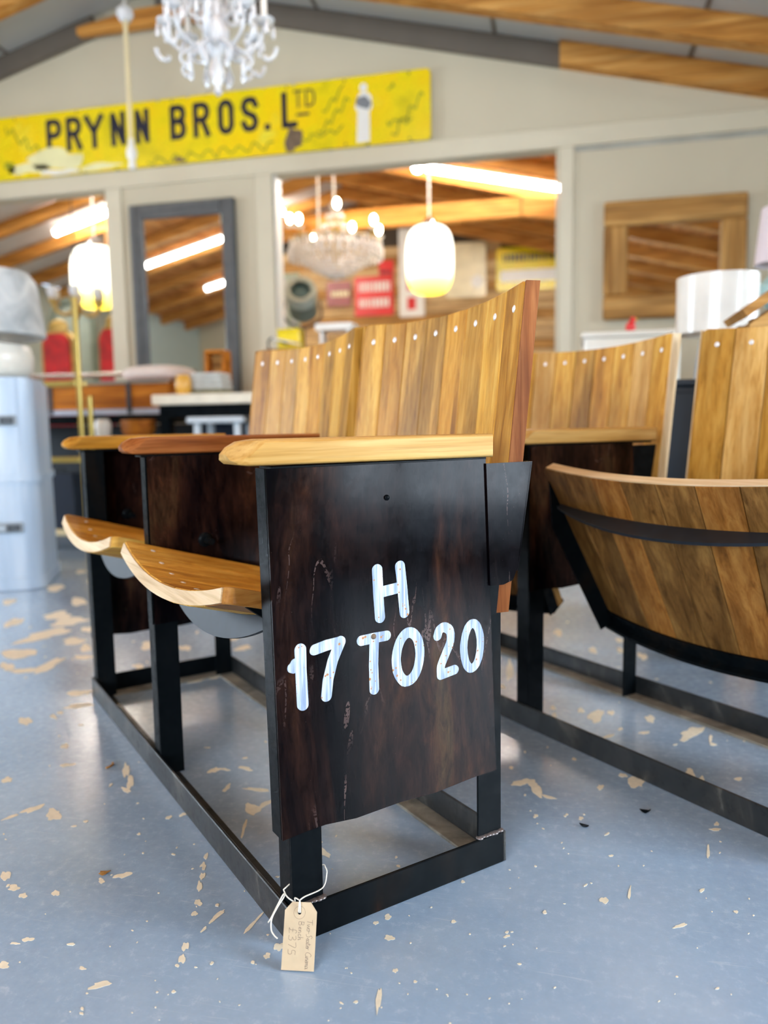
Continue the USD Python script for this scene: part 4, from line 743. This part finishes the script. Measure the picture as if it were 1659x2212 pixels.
def rustic_mirror():
    y = YW - .012; x0, x1 = at(1303, 560, y)[0], at(1609, 560, y)[0]; z1, z0 = at(1455, 430, y)[2], at(1380, 690, y)[2]; w = .155
    t = thing('wall_mirror', 'landscape mirror in a chunky rustic timber frame on the right of the wall', 'mirror', ((x0 + x1) / 2, y, z0)); W, H = (x1 - x0) / 2, z1 - z0
    obj('glass', bx((-W + w - .01, -.022, w - .01), (W - w + .01, -.016, H - w + .01)), MIRROR, t, smooth=False)
    obj('frame_rail', bx((-W, -.06, H - w), (W, 0, H), .012), RUSTIC[0], t); obj('frame_rail', bx((-W, -.06, 0), (W, 0, w), .012), RUSTIC[0], t)
    for s in (-1, 1): obj('frame_rail', bx((s * W, -.058, w + .001), (s * (W - w), 0, H - w - .001), .012), RUSTIC[2], t)
rustic_mirror()

# ------------------------------------------------------------------ left side of the room
def lamp_group():
    y = 2.95; c = at(-22, 1000, y); cx = c[0]
    t = thing('storage_case', 'tall pale blue metal case with chrome toggle latches at the left edge', 'case', (cx, y, 0), D2(27))
    w = .225; H = at(60, 818, y)[2]; body = sbox(-w + .07, -w + .07, w - .07, w - .07).buffer(.07, 8); rim = sbox(-w + .065, -w + .065, w - .065, w - .065).buffer(.074, 8)
    Hs = H * .53
    obj('lower_body', mv(extr(body, Hs - .004), (0, 0, .0)), PALEBLUE, t, smooth=40); obj('upper_body', mv(extr(body, H - Hs - .02), (0, 0, Hs + .004)), PALEBLUE, t, smooth=40); obj('lid', mv(extr(body.buffer(-.012), .016), (0, 0, H - .016)), PALEBLUE, t, smooth=40)
    obj('seam_band', mv(extr(rim.difference(body.buffer(-.004)), .03), (0, 0, Hs - .015)), PALEBLUE, t, smooth=40); obj('foot_band', mv(extr(rim.difference(body.buffer(-.004)), .05), (0, 0, .004)), PALEBLUE, t, smooth=40)
    for z in (H * .80, H * .30):
        for ang in (-.9,):
            l = xf(cat([bx((w - .005, .05, -.022), (w + .010, .16, .022), .004), bx((w + .008, .06, -.014), (w + .028, .10, .016), .004)]), trimesh.transformations.rotation_matrix(ang - math.pi / 2 + .35 - .35 + (0), [0, 0, 1]) if False else trimesh.transformations.rotation_matrix(-math.pi / 2 if ang < 0 else 0, [0, 0, 1])); l = mv(l, (0, 0, z))
            la = obj('latch', l, plain('latch_grey', lin(150, 158, 164), .4, .2), t) if z > H * .5 else obj('latch', l, stage.GetPrimAtPath('/World/Looks/latch_grey').GetPath(), t); h = xf(bx((w + .0105, .104, -.014), (w + .022, .15, .014), .003), trimesh.transformations.rotation_matrix(-math.pi / 2 if ang < 0 else 0, [0, 0, 1])); obj('latch_lever', mv(h, (0, 0, z)), DARKMETAL, la)
    L = at(0, 730, y); r1 = .84 * abs(at(95, 700, y)[0] - cx); zt, zb = at(60, 583, y)[2], at(60, 728, y)[2]
    t = thing('table_lamp', 'cream pot table lamp with a silvery shade on the pale blue case', 'lamp', (cx, y, H + .001))
    hb = zb - H; rb = .80 * abs(at(76, 775, y)[0] - cx)
    obj('lamp_base', lathe([(0, 0), (rb * .8, 0), (rb * .97, hb * .2), (rb, hb * .55), (rb * .92, hb * .82), (rb * .5, hb * .96), (.03, hb), (0, hb)], 36), CERAMIC, t, smooth=50)
    hs = zt - zb; obj('lamp_shade', lathe([(r1 * .96, hb + .004), (r1, hb + .01), (r1 * .90, hb + hs * .86), (r1 * .80, hb + hs), (r1 * .78, hb + hs), (r1 * .88, hb + hs * .85), (r1 * .97, hb + .012)], 40), SHADE, t, smooth=50)
    obj('stem', tube([(0, 0, hb - .01), (0, 0, hb + hs + .01)], .008, 10), BRASS, t); obj('spider', cat([tube([(0, 0, hb + hs * .93), (r1 * .84 * math.cos(a), r1 * .84 * math.sin(a), hb + hs * .93)], .003, 6) for a in (0, 2.1, 4.2)]), BRASS, t)
    obj('finial', mv(lathe([(0, 0), (.012, 0), (.022, .02), (.010, .045), (.014, .06), (0, .075)], 16), (0, 0, hb + hs + .008)), GLASSY, t, smooth=50)
lamp_group()
def etagere():
    y = 3.8; p = at(175, 900, y); xr = p[0]; zt = at(172, 640, y)[2]; xl = xr - .62; dpt = .09
    t = thing('shelf_unit', 'slim brass framed open shelf unit beside the pale blue case', 'shelf unit', ((xr + xl) / 2, y + dpt / 2, 0)); W = (xr - xl) / 2
    for sx in (-1, 1):
        for sy in (-1, 1): obj('post', bx((sx * W - .012, sy * dpt / 2 - .012, 0), (sx * W + .012, sy * dpt / 2 + .012, zt if sy < 0 else zt * .62), .003), BRASS, t)
    for i, py in enumerate((829, 994)):
        z = at(120, py, y)[2]; obj('shelf_rail', cat([bx((-W + .017, s * dpt / 2 - .012, z - .014), (W - .017, s * dpt / 2 + .012, z + .014), .003) for s in (-1, 1)][:1]), BRASS, t); obj('shelf_rail', bx((-W + .017, dpt / 2 - .012, z - .014), (W - .017, dpt / 2 + .012, z + .014), .003), BRASS, t)
        obj('shelf', bx((-W + .017, -dpt / 2 + .013, z - .006), (W - .017, dpt / 2 - .013, z + .006), .002), MARBLE, t)
    z = at(130, 1150, y)[2]; obj('shelf', bx((-W + .017, -dpt / 2, z - .02), (W - .017, dpt / 2, z + .016), .004), MARBLE, t)
    b = thing('canvas_bag', 'dark navy canvas bag on the lowest brass shelf', 'bag', ((xr + xl) / 2 + .10, y + dpt / 2 - .0, z + .018)); hz = at(130, 1010, y)[2] - z - .05
    obj('bag_body', hull([(sx * q, sy * q * .33, zz) for q, zz in ((.12, 0), (.14, hz * .4), (.13, hz), (.11, hz)) for sx in (-1, 1) for sy in (-1, 1)]), NAVYCLOTH, b); obj('strap', tube(smooth_curve([(-.07, 0, hz - .005), (-.05, 0, hz + .02), (.05, 0, hz + .02), (.07, 0, hz - .005)], 6), .006, 6), DARKMETAL, b)
etagere()
def trolley():
    y = 4.35; x0, x1 = at(-190, 860, y)[0], at(368, 860, y)[0]; z0, z1 = at(200, 884, y)[2], at(200, 832, y)[2]; d = .62; W = (x1 - x0) / 2
    t = thing('trolley_bench', 'wooden sided trolley bench with dark steel straps in front of the left doorway', 'bench', ((x0 + x1) / 2, y + d / 2, 0))
    for s, nm in ((-1, 'front'), (1, 'back')): obj('side_board', bx((-W, s * d / 2 - .012, z0), (W, s * d / 2 + .012, z1), .003), ORANGE, t)
    for s in (-1, 1): obj('end_board', bx((s * W - .012, -d / 2 + .013, z0), (s * W + .012, d / 2 - .013, z1), .003), ORANGE, t)
    obj('deck', bx((-W + .013, -d / 2 + .013, z0 + .02), (W - .013, d / 2 - .013, z1 - .03), .003), ORANGE, t)
    for px in (-60, 112, 281): 
        x = at(px, 860, y)[0] - (x0 + x1) / 2; obj('strap', bx((x - .014, -d / 2 - .020, z0 - .03), (x + .014, -d / 2 - .0125, z1 + .01), .002), DARKMETAL, t)
    obj('top_rim', cat([bx((-W, s * d / 2 - .018, z1 + .001), (W, s * d / 2 + .018, z1 + .020), .003) for s in (-1,)]), CHROME, t); obj('top_rim', bx((-W, d / 2 - .018, z1 + .001), (W, d / 2 + .018, z1 + .020), .003), CHROME, t)
    obj('back_panel', bx((-W + .06, d / 2 - .02, .03), (W - .06, d / 2 - .008, z0 - .095)), DARKMETAL, t); obj('lower_rail', bx((-W, -d / 2 - .015, z0 - .036), (W, -d / 2 + .02, z0 - .002), .003), plain('lilac_grey_steel', lin(176, 178, 190), .35, .4), t); obj('lower_frame', bx((-W, -d / 2 - .01, z0 - .09), (W, d / 2, z0 - .038), .003), BLACK, t)
    for sx in (-1, 1):
        for sy in (-1, 1): obj('leg', bx((sx * (W - .03) - .025, sy * (d / 2 - .03) - .025, 0), (sx * (W - .03) + .025, sy * (d / 2 - .03) + .025, z0 - .091), .003), BLACK, t)
    zr = at(160, 795, y)[2]; xe = at(318, 795, y)[0] - (x0 + x1) / 2
    obj('hand_rail', tube(smooth_curve([(-W + .02, d / 2, z1 + .02), (-W + .02, d / 2, zr - .03), (-W + .06, d / 2, zr), (0, d / 2, zr), (xe - .05, d / 2, zr), (xe, d / 2, zr - .03), (xe, d / 2, z1 + .02)], 6), .017, 10), CHROME, t, smooth=60)
    c = thing('cushion', 'pale pink linen cushion lying on the trolley bench', 'cushion', (at(298, 815, y)[0], y + d / 2 - .05, z1 + .021)); m = trimesh.creation.icosphere(4, 1.0); v = m.vertices; m.vertices = np.sign(v) * np.abs(v) ** .75 * [.215, .17, .055] + [0, 0, .05]; obj('cushion_cover', m, LINEN, c, smooth=True)
    cx = (x0 + x1) / 2
    v = thing('vase', 'small white vase on a black stand in front of the trolley bench', 'vase', (at(216, 920, y - .2)[0], y - .17, 0)); hv = at(220, 902, y - .2)[2]
    obj('vase_stand', bx((-.08, -.08, 0), (.08, .08, hv - .16), .004), BLACK, v); obj('vase_body', mv(lathe([(0, 0), (.03, 0), (.045, .06), (.05, .12), (.036, .15), (.03, .15), (.04, .11), (0, .02)], 24), (0, 0, hv - .159)), CERAMIC, v, smooth=50)
    b = thing('basket', 'brown oval basket on a black stand in front of the trolley bench', 'basket', (at(290, 930, y - .2)[0], y - .15, 0)); hz = at(300, 907, y - .2)[2]
    obj('basket_stand', bx((-.11, -.08, 0), (.11, .08, hz - .12), .004), BLACK, b); obj('basket_body', xf(lathe([(0, 0), (.08, 0), (.105, .06), (.11, .12), (.10, .12), (.095, .06), (0, .015)], 30), np.array([[1, 0, 0, 0], [0, .6, 0, 0], [0, 0, 1, hz - .119], [0, 0, 0, 1.0]])), ORANGE, b, smooth=50)
trolley()
def white_table():
    y = 4.05; x0, x1 = at(326, 860, y)[0], at(556, 860, y)[0]; z1, z0 = at(430, 850, y)[2], at(430, 873, y)[2]; d = .52; W = (x1 - x0) / 2
    t = thing('console_table', 'black framed table with a whitewashed timber top below the tall mirror', 'table', ((x0 + x1) / 2, y + d / 2, 0))
    for i in range(3): obj('top_plank', bx((-W, -d / 2 + d * i / 3 + .001, z0), (W, -d / 2 + d * (i + 1) / 3 - .001, z1), .006), WHITEWASH, t)
    za = at(430, 900, y)[2]; obj('apron', frame_rect((-W + .03, -d / 2 + .03, za), (W - .03, -d / 2 + .03, z0 - .0005), 1, .02, .025), BLACK, t); obj('apron_panel', bx((-W + .05, -d / 2 + .036, za + .02), (W - .05, -d / 2 + .05, z0 - .021)), BLACK, t); obj('apron', bx((-W + .03, d / 2 - .06, za), (W - .03, d / 2 - .03, z0 - .0005), .002), BLACK, t)
    for sx in (-1, 1):
        for sy in (-1, 1): obj('leg', bx((sx * (W - .05) - .022, sy * (d / 2 - .052) - .018, 0), (sx * (W - .05) + .022, sy * (d / 2 - .052) + .018, za - .0005), .003), BLACK, t)
    obj('back_panel', bx((-W + .08, d / 2 - .05, .02), (W - .08, d / 2 - .04, za - .001)), NAVYCLOTH, t)
    T0 = z1 + .0005
    p = thing('ceramic_pot', 'mustard glazed pot on the whitewashed table', 'pot', (at(396, 830, y + .12)[0], y + .12, T0)); hp = at(400, 812, y + .2)[2] - T0
    obj('pot_body', lathe([(0, 0), (.035, 0), (.045, hp * .3), (.046, hp * .6), (.038, hp * .92), (.03, hp), (.024, hp), (.03, hp * .9), (0, hp * .2)], 26), MUSTARD, p, smooth=50)
    c = thing('folded_cloth', 'stack of folded grey cloths on the whitewashed table', 'cloth', (at(458, 830, y + .25)[0], y + .25, T0)); h = at(458, 806, y + .25)[2] - T0; zz = 0
    for i, (f, m) in enumerate(((.24, plain('olive_cloth', lin(128, 124, 96), .9)), (.26, GREYCLOTH), (.26, GREYCLOTH), (.24, GREYCLOTH))):
        obj('cloth', bx((-.105 + .004 * (i % 2), -.08, zz), (.105 - .005 * i, .08, zz + h * f - .001), .012), m, c); zz += h * f
    b = thing('wooden_box', 'small orange wooden box standing behind the folded cloths', 'box', (at(470, 800, y + .42)[0], y + .43, T0)); hb = at(470, 757, y + .42)[2] - T0
    obj('box_body', frame_rect((-.065, -.05, 0), (.065, -.05, hb), 1, .02, .10), ORANGE, b); obj('box_back', bx((-.045, .02, .02), (.045, .03, hb - .02)), RUSTIC[0], b); obj('shelf', bx((-.045, -.04, hb * .5), (.045, .02, hb * .5 + .01)), ORANGE, b)
    s = thing('stool', 'pale grey painted stool under the whitewashed table', 'stool', (at(478, 930, y + .1)[0], y + .14, 0)); hs = at(478, 900, y + .1)[2]
    obj('stool_seat', bx((-.17, -.13, hs - .035), (.17, .13, hs), .008), plain('pale_grey_paint', lin(196, 204, 208), .45), s)
    for sx in (-1, 1):
        for sy in (-1, 1): obj('leg', bar((sx * .14, sy * .10, 0), (sx * .12, sy * .085, hs - .036), .035, .035, .003), stage.GetPrimAtPath('/World/Looks/pale_grey_paint').GetPath(), s)
white_table()

# ------------------------------------------------------------------ beyond the doorways
def red_chair(px, py0, py1, y, label, rz):
    p = at(px, py1, y); zt = at(px, py0, y)[2]; t = thing('high_back_chair', label, 'chair', (p[0], y, 0), rz)
    sd = .46; back = sbox(-.165, .50, .165, zt - .18).union(__import__('shapely').Point(0, zt - .18).buffer(.165, 12)); back = back.intersection(sbox(-.3, 0, .3, zt - .03))
    m = xf(extr(back, .07), np.array([[1, 0, 0, 0], [0, 0, -1, .26], [0, 1, 0, 0], [0, 0, 0, 1.0]])); obj('backrest', m, GILT, t)
    obj('back_pad', xf(extr(back.buffer(-.035), .03), np.array([[1, 0, 0, 0], [0, 0, -1, .189], [0, 1, 0, 0], [0, 0, 0, 1.0]])), RED_LEATHER, t); obj('seat', bx((-.17, -.22, .42), (.17, .185, .52), .03), RED_LEATHER, t)
    obj('crest', mv(xf(trimesh.creation.icosphere(3, 1), np.diag([.10, .03, .07, 1])), (0, .225, zt)), GILT, t, smooth=True)
    for sx in (-1, 1):
        for sy in (-1, 1): obj('leg', tube([(sx * .14, sy * .19, 0), (sx * .14, sy * .19, .42)], [.018, .03], 10), GILT, t)
red_chair(106, 700, 815, 6.5, 'high backed red velvet chair furthest left beyond the left doorway', .12)
red_chair(214, 690, 815, 6.5, 'high backed red velvet chair beside the pier beyond the left doorway', -.2)
def arched_frame():
    y = 7.9; p = at(160, 800, y); zt = at(160, 640, y)[2]; t = thing('arched_panel', 'tall grey green arched panel between the two red chairs', 'panel', (p[0], y, 0))
    g = __import__('shapely').Point(0, zt - .30).buffer(.30, 16).union(sbox(-.30, 0, .30, zt - .30)); mt = np.array([[1, 0, 0, 0], [0, 0, -1, .05], [0, 1, 0, 0], [0, 0, 0, 1.0]])
    obj('frame', xf(extr(g.difference(g.buffer(-.07)), .05), mt), GREENGREY, t); obj('inner_panel', xf(extr(g.buffer(-.071), .02), mt), plain('grey_green_panel', lin(142, 154, 146), .5), t)
arched_frame()
def gilt_light():
    y = 6.2; c = at(166, 668, y); t = thing('gilt_light', 'gilt branched hanging light in the left doorway below the lantern', 'chandelier', c)
    obj('stem', lathe([(0, .16), (.012, .16), (.02, .05), (.05, 0), (.02, -.07), (0, -.10)], 18), GILT, t, smooth=50); obj('flex', tube([(0, 0, .15), (0, 0, roof(c[0]) + .15 - c[2])], .005, 6), DARKMETAL, t)
    for i in range(6):
        a = 2 * math.pi * i / 6; d = np.array([math.cos(a), math.sin(a), 0]); ar = obj('arm', tube(smooth_curve([d * .02, d * .1 + (0, 0, -.05), d * .19 + (0, 0, -.02), d * .21 + (0, 0, .04)], 5), .012, 7), GILT, t, smooth=60); obj('candle_cup', mv(lathe([(0, 0), (.04, .012), (.045, .03), (0, .03)], 14), d * .21 + (0, 0, .035)), GILT, ar, smooth=40); obj('glass_shade', mv(lathe([(.02, 0), (.045, .05), (.04, .10), (.036, .10), (.04, .05), (.016, 0)], 16), d * .21 + (0, 0, .066)), GLASSY, ar, smooth=50)
gilt_light()
def spotlight():
    y = 6.4; c = at(650, 632, y); ax = np.array([.20, -.80, .42]); ax /= np.linalg.norm(ax); t = thing('stage_spotlight', 'grey green industrial spotlight with a dark round lens in the right doorway', 'spotlight', c)
    x = np.cross([0, 0, 1.0], ax); x /= np.linalg.norm(x); T4 = np.eye(4); T4[:3, 0], T4[:3, 1], T4[:3, 2] = x, np.cross(ax, x), ax
    obj('bezel', xf(lathe([(.085, .04), (.125, .045), (.135, .0), (.135, -.06), (.12, -.06), (.085, .0)], 36), T4), plain('pale_grey_green_metal', lin(176, 184, 172), .4, .3), t, smooth=40)
    obj('lens', xf(lathe([(0, .022), (.05, .018), (.084, .004), (.084, -.006), (0, -.006)], 32), T4), GLASS_DARK, t, smooth=50)
    obj('housing', xf(lathe([(.119, -.061)] + sum([[(.125, -.07 - .04 * i), (.125, -.09 - .04 * i), (.112, -.095 - .04 * i), (.112, -.105 - .04 * i)] for i in range(5)], []) + [(.06, -.30), (0, -.31)], 30), T4), GREENGREY, t, smooth=30)
    obj('yoke', tube(smooth_curve([x * .15 - ax * .12, x * .15 - ax * .12 + (0, 0, -.14), np.array([0, 0, -.22]) - ax * .12, -x * .15 - ax * .12 + (0, 0, -.14), -x * .15 - ax * .12], 6), .012, 8), DARKMETAL, t, smooth=60)
    b = -ax * .12; obj('pole', tube([b + (0, 0, -.22), (b[0], b[1], .35 - c[2])], .018, 10), DARKMETAL, t)
    for i in range(3):
        a = 2 * math.pi * i / 3 + .5; obj('tripod_leg', tube([(b[0], b[1], .42 - c[2]), (b[0] + .4 * math.cos(a), b[1] + .4 * math.sin(a), -c[2] + .012)], .012, 8), DARKMETAL, t)
spotlight()
def green_panel():
    y = 7.0; p = at(606, 650, y); zt = at(606, 592, y)[2]; t = thing('painted_screen', 'pale green painted screen behind the spotlight', 'screen', (p[0] - .02, y, 0))
    for i in (-1, 0): obj('screen_leaf', frame_rect((i * .2 + .002, 0, .02), (i * .2 + .198, 0, zt), 1, .03, .025, [.5]), plain('pale_green_paint' + str(-i), lin(206, 216, 190), .5), t); obj('screen_cloth', bx((i * .2 + .032, .006, .05), (i * .2 + .168, .014, zt - .03)), OFFWHITE, t)
green_panel()
def counter():
    y = 4.75; x0, x1 = at(578, 750, y)[0], at(800, 750, y)[0]; z = at(640, 752, y)[2]; W = (x1 - x0) / 2; cx = (x0 + x1) / 2; d = .45
    t = thing('display_cabinet', 'tall dark timber display cabinet behind the far end of the lettered bench', 'cabinet', (cx, y + d / 2, 0))
    obj('carcass', bx((-W, -d / 2, .06), (W, d / 2, z - .03), .004), RUSTIC[2], t); obj('top_board', bx((-W - .015, -d / 2 - .015, z - .0295), (W + .015, d / 2 + .015, z), .006), RUSTIC[0], t); obj('plinth', bx((-W + .02, -d / 2 + .02, 0), (W - .02, d / 2 - .02, .0595)), BLACK, t)
    for s in (-1, 1): dr = obj('door', bx((s * .004, -d / 2 - .018, .08), (s * (W - .01), -d / 2 - .0005, z - .05), .003), RUSTIC[2], t); obj('knob', mv(trimesh.creation.icosphere(2, .014), (s * .03, -d / 2 - .03, z * .6)), BRASS, dr, smooth=True)
    a = thing('tin_box', 'yellow tin box on the dark display cabinet', 'box', (at(628, 730, y + .2)[0], y + .2, z + .001)); h = at(628, 712, y + .2)[2] - z; obj('tin_body', bx((-.075, -.05, 0), (.075, .05, h - .02), .006), YELLOW, a); obj('tin_lid', bx((-.078, -.053, h - .0195), (.078, .053, h), .006), YELLOW, a)
    b = thing('tray', 'white enamel tray propped on the dark display cabinet beside the yellow tin', 'tray', (at(728, 725, y + .22)[0], y + .22, z + .001)); h = at(728, 700, y + .2)[2] - z; obj('tray_base', bx((-.11, -.08, h - .04), (.11, .08, h - .028), .004), OFFWHITE, b); obj('tray_rim', frame_rect((-.12, -.09, 0), (.12, -.09, .01), 1, .004, .002) if False else cat([bx((-.12, s * .085 - .005, h - .045), (.12, s * .085 + .005, h), .004) for s in (-1, 1)]), OFFWHITE, b)
    for s in (-1, 1): obj('tray_end', bx((s * .115 - .005, -.079, h - .045), (s * .115 + .005, .079, h), .003), OFFWHITE, b); obj('tray_foot', bx((s * .09 - .01, -.06, 0), (s * .09 + .01, .06, h - .0455), .003), OFFWHITE, b)
    g = thing('wire_stand', 'curved grey metal book stand at the left end of the display cabinet', 'stand', (at(594, 745, y + .08)[0], y + .08, z + .001)); obj('wire_frame', tube(smooth_curve([(-.04, 0, .006), (-.045, 0, .05), (-.02, 0, .075), (.03, 0, .06), (.08, 0, .035)], 6), .007, 8), DARKMETAL, g, smooth=60); obj('foot', bx((-.06, -.03, 0), (.02, .03, .006), .002), DARKMETAL, g); obj('booklet', rot(bx((-.03, -.05, 0), (.13, .05, .012), .002), .28, [0, 1, 0], (0, 0, 0)) if False else mv(rot(bx((0, -.05, 0), (.16, .05, .010), .002), .24, [0, 1, 0]), (.0, 0, .065)), OFFWHITE, g)
counter()

# ------------------------------------------------------------------ right side of the room
def drum_lamp():
    y = 2.75; c = at(1549, 650, y); r = abs(at(1638, 650, y)[0] - at(1460, 650, y)[0]) / 2; zt, zb = at(1549, 600, y)[2], at(1549, 722, y)[2]; zc = at(1480, 825, y)[2]
    t = thing('cabinet', 'dark navy cabinet behind the tipped up bench carrying a white drum lamp', 'cabinet', (c[0] + .05, y, 0)); d = .17
    obj('carcass', bx((-.26, -d, .05), (.26, d, zc - .02), .004), plain('navy_paint', lin(34, 48, 62), .4), t); obj('top_board', bx((-.275, -d - .015, zc - .0195), (.275, d + .015, zc), .004), stage.GetPrimAtPath('/World/Looks/navy_paint').GetPath(), t); obj('plinth', bx((-.24, -d + .02, 0), (.24, d - .02, .0495)), BLACK, t)
    for s in (-1, 1): dr = obj('door', bx((s * .003, -d - .017, .07), (s * .25, -d - .0005, zc - .04), .003), stage.GetPrimAtPath('/World/Looks/navy_paint').GetPath(), t); obj('knob', mv(trimesh.creation.icosphere(2, .012), (s * .03, -d - .026, zc * .6)), BRASS, dr, smooth=True)
    t = thing('table_lamp', 'glossy white drum shade lamp behind the tipped up bench', 'lamp', (c[0], y, zc + .001))
    hb = zb - zc; hs = zt - zb
    obj('lamp_base', lathe([(0, 0), (r * .5, 0), (r * .52, .01), (r * .5, hb * .3), (r * .42, hb * .85), (.02, hb), (.02, hb + .06), (0, hb + .06)], 30), plain('grey_blue_glaze', lin(168, 180, 190), .3), t, smooth=50)
    obj('drum_shade', lathe([(r, hb), (r, hb + hs), (r - .004, hb + hs), (r - .004, hb)], 48), plain('glossy_white_drum', lin(232, 230, 222), .18), t, smooth=50); obj('spider', cat([tube([(0, 0, hb + .055), ((r - .003) * math.cos(a), (r - .003) * math.sin(a), hb + .055)], .003, 6) for a in (0, 2.1, 4.2)]), BRASS, t)
drum_lamp()
def white_cabinet():
    y = 3.7; x0, x1 = at(1262, 720, y)[0], at(1470, 720, y)[0]; z = at(1320, 716, y)[2]; cx = (x0 + x1) / 2; W = (x1 - x0) / 2
    t = thing('cupboard', 'pale cream cupboard behind the tipped up bench below the rustic mirror', 'cupboard', (cx, y + .2, 0)); obj('carcass', bx((-W, -.2, .05), (W, .2, z - .025), .004), CERAMIC, t); obj('top_board', bx((-W - .01, -.21, z - .0245), (W + .01, .21, z), .005), CERAMIC, t); obj('plinth', bx((-W + .02, -.18, 0), (W - .02, .18, .0495)), BLACK, t)
    for s in (-1, 1): dr = obj('door', bx((s * .003, -.216, .07), (s * (W - .01), -.2005, z - .05), .003), CERAMIC, t); obj('knob', mv(trimesh.creation.icosphere(2, .012), (s * .03, -.225, z * .6)), BRASS, dr, smooth=True)
    b = thing('ornament', 'small red bird shaped ornament on the cream cupboard', 'ornament', (at(1362, 700, y + .1)[0], y + .1, z + .0005)); obj('body', mv(xf(trimesh.creation.icosphere(3, 1), np.diag([.022, .018, .026, 1])), (0, 0, .026)), REDENAMEL, b, smooth=True); obj('head', mv(trimesh.creation.icosphere(2, .014), (.010, 0, .058)), REDENAMEL, b, smooth=True); obj('beak', mv(rot(lathe([(0, 0), (.005, 0), (0, .014)], 8), math.pi / 2, [0, 1, 0]), (.022, 0, .058)), YELLOW, b)
white_cabinet()
def floor_lamp():
    y = 3.5; c = at(1700, 510, y); zt, zb = at(1690, 448, y)[2], at(1690, 570, y)[2]; r = abs(at(1632, 510, y)[0] - c[0])
    t = thing('floor_lamp', 'tall floor lamp with a pale pink shade cut by the right edge', 'lamp', (c[0], y, 0)); obj('lamp_shade', lathe([(r, zb), (r * .82, zt), (r * .81, zt), (r * .985, zb)], 40), PINKSHADE, t, smooth=50); obj('stem', tube([(0, 0, .02), (0, 0, zb + .06)], .012, 10), BRASS, t); obj('lamp_base', lathe([(0, 0), (.14, 0), (.14, .015), (.03, .035), (0, .035)], 30), BRASS, t, smooth=40)
    obj('lamp_body', mv(lathe([(0, 0), (.03, 0), (.10, .04), (.11, .10), (.05, .16), (.02, .17), (0, .17)], 26), (0, 0, zb - .19)), TEAL, t, smooth=50); obj('spider', cat([tube([(0, 0, zb + .05), (r * .94 * math.cos(a), r * .94 * math.sin(a), zb + .05)], .003, 6) for a in (0, 2.1, 4.2)]), BRASS, t)
floor_lamp()
def sloping_desk():
    y = 2.1; p0, p1 = at(1604, 668, y), at(1659, 630, y); d = (p1 - p0) / np.linalg.norm(p1 - p0); e = p0 + d * .42; x0 = p0[0]
    t = thing('sloping_desk', 'slant topped wooden desk at the right edge behind the tipped up bench', 'desk', (x0, y, 0)); q0, q1 = p0 - (x0, y, 0), e - (x0, y, 0); dp = .24
    def slab(a, b, y0, y1, th): 
        n = np.array([-d[2], 0, d[0]]); return hull([tuple(q + (0, yy, 0) + n * k) for q in (a, b) for yy in (y0, y1) for k in (0, -th)])
    obj('sloping_top', slab(q0, q1, 0, dp, .022), RUSTIC[0], t); f0, f1 = q0 + d * .03, q1 - d * .02
    obj('front_panel', hull([(q[0], yy, q[2] + k) for q in (f0, f1) for yy in (.03, .05) for k in (-.05, -.16)]), RUSTIC[0], t); obj('back_panel', hull([(q[0], yy, q[2] + k) for q in (f0, f1) for yy in (dp - .05, dp - .03) for k in (-.05, -.16)]), RUSTIC[0], t)
    for q in (f0 + d * .03, f1 - d * .03):
        for yy in (.04, dp - .04): obj('leg', bx((q[0] - .02, yy - .0, 0), (q[0] + .02, yy + .04 if yy < .2 else yy - .04, q[2] - .052), .003), RUSTIC[2], t)
sloping_desk()

# ------------------------------------------------------------------ small litter on the floor
def litter():
    p = floor_at(238, 1657); t = obj('wood_shaving', mv(tube(smooth_curve([(-.002, -.012, .003), (.003, -.004, .004), (.003, .006, .004), (-.002, .013, .003)], 6), .0022, 7), p), RUSTIC[0], smooth=60); tag(t, 'curled brown wood shaving on the floor left of the bench rail', 'wood shaving')
    for i, (px, py, a, lab) in enumerate(((1394, 1756, .2, 'dark curled paint flake on the floor nearest the right hand rail'), (1262, 1786, -.2, 'dark paint flake lying on the floor to the right of the lettered panel'))):
        q = floor_at(px, py); P = blob(0, 0, .008, .003, a, 12); m = mv(extr(Polygon(P).buffer(0), .0012), (0, 0, .0006)); m.vertices[:, 2] += .004 * np.abs(m.vertices[:, 0] / .008) ** 2; tag(obj('paint_flake', mv(m, q), BLACK, smooth=False), lab, 'paint flake')
    q = floor_at(226, 1888); m = mv(extr(Polygon(blob(0, 0, .009, .004, .5, 14)).buffer(0), .0008), (0, 0, .001)); m.vertices[:, 2] += .004 * np.abs(m.vertices[:, 0] / .009) ** 2; tag(obj('dry_leaf', mv(m, q), RUSTIC[0], smooth=False), 'tiny curled dry leaf on the floor at lower left', 'leaf')
litter()
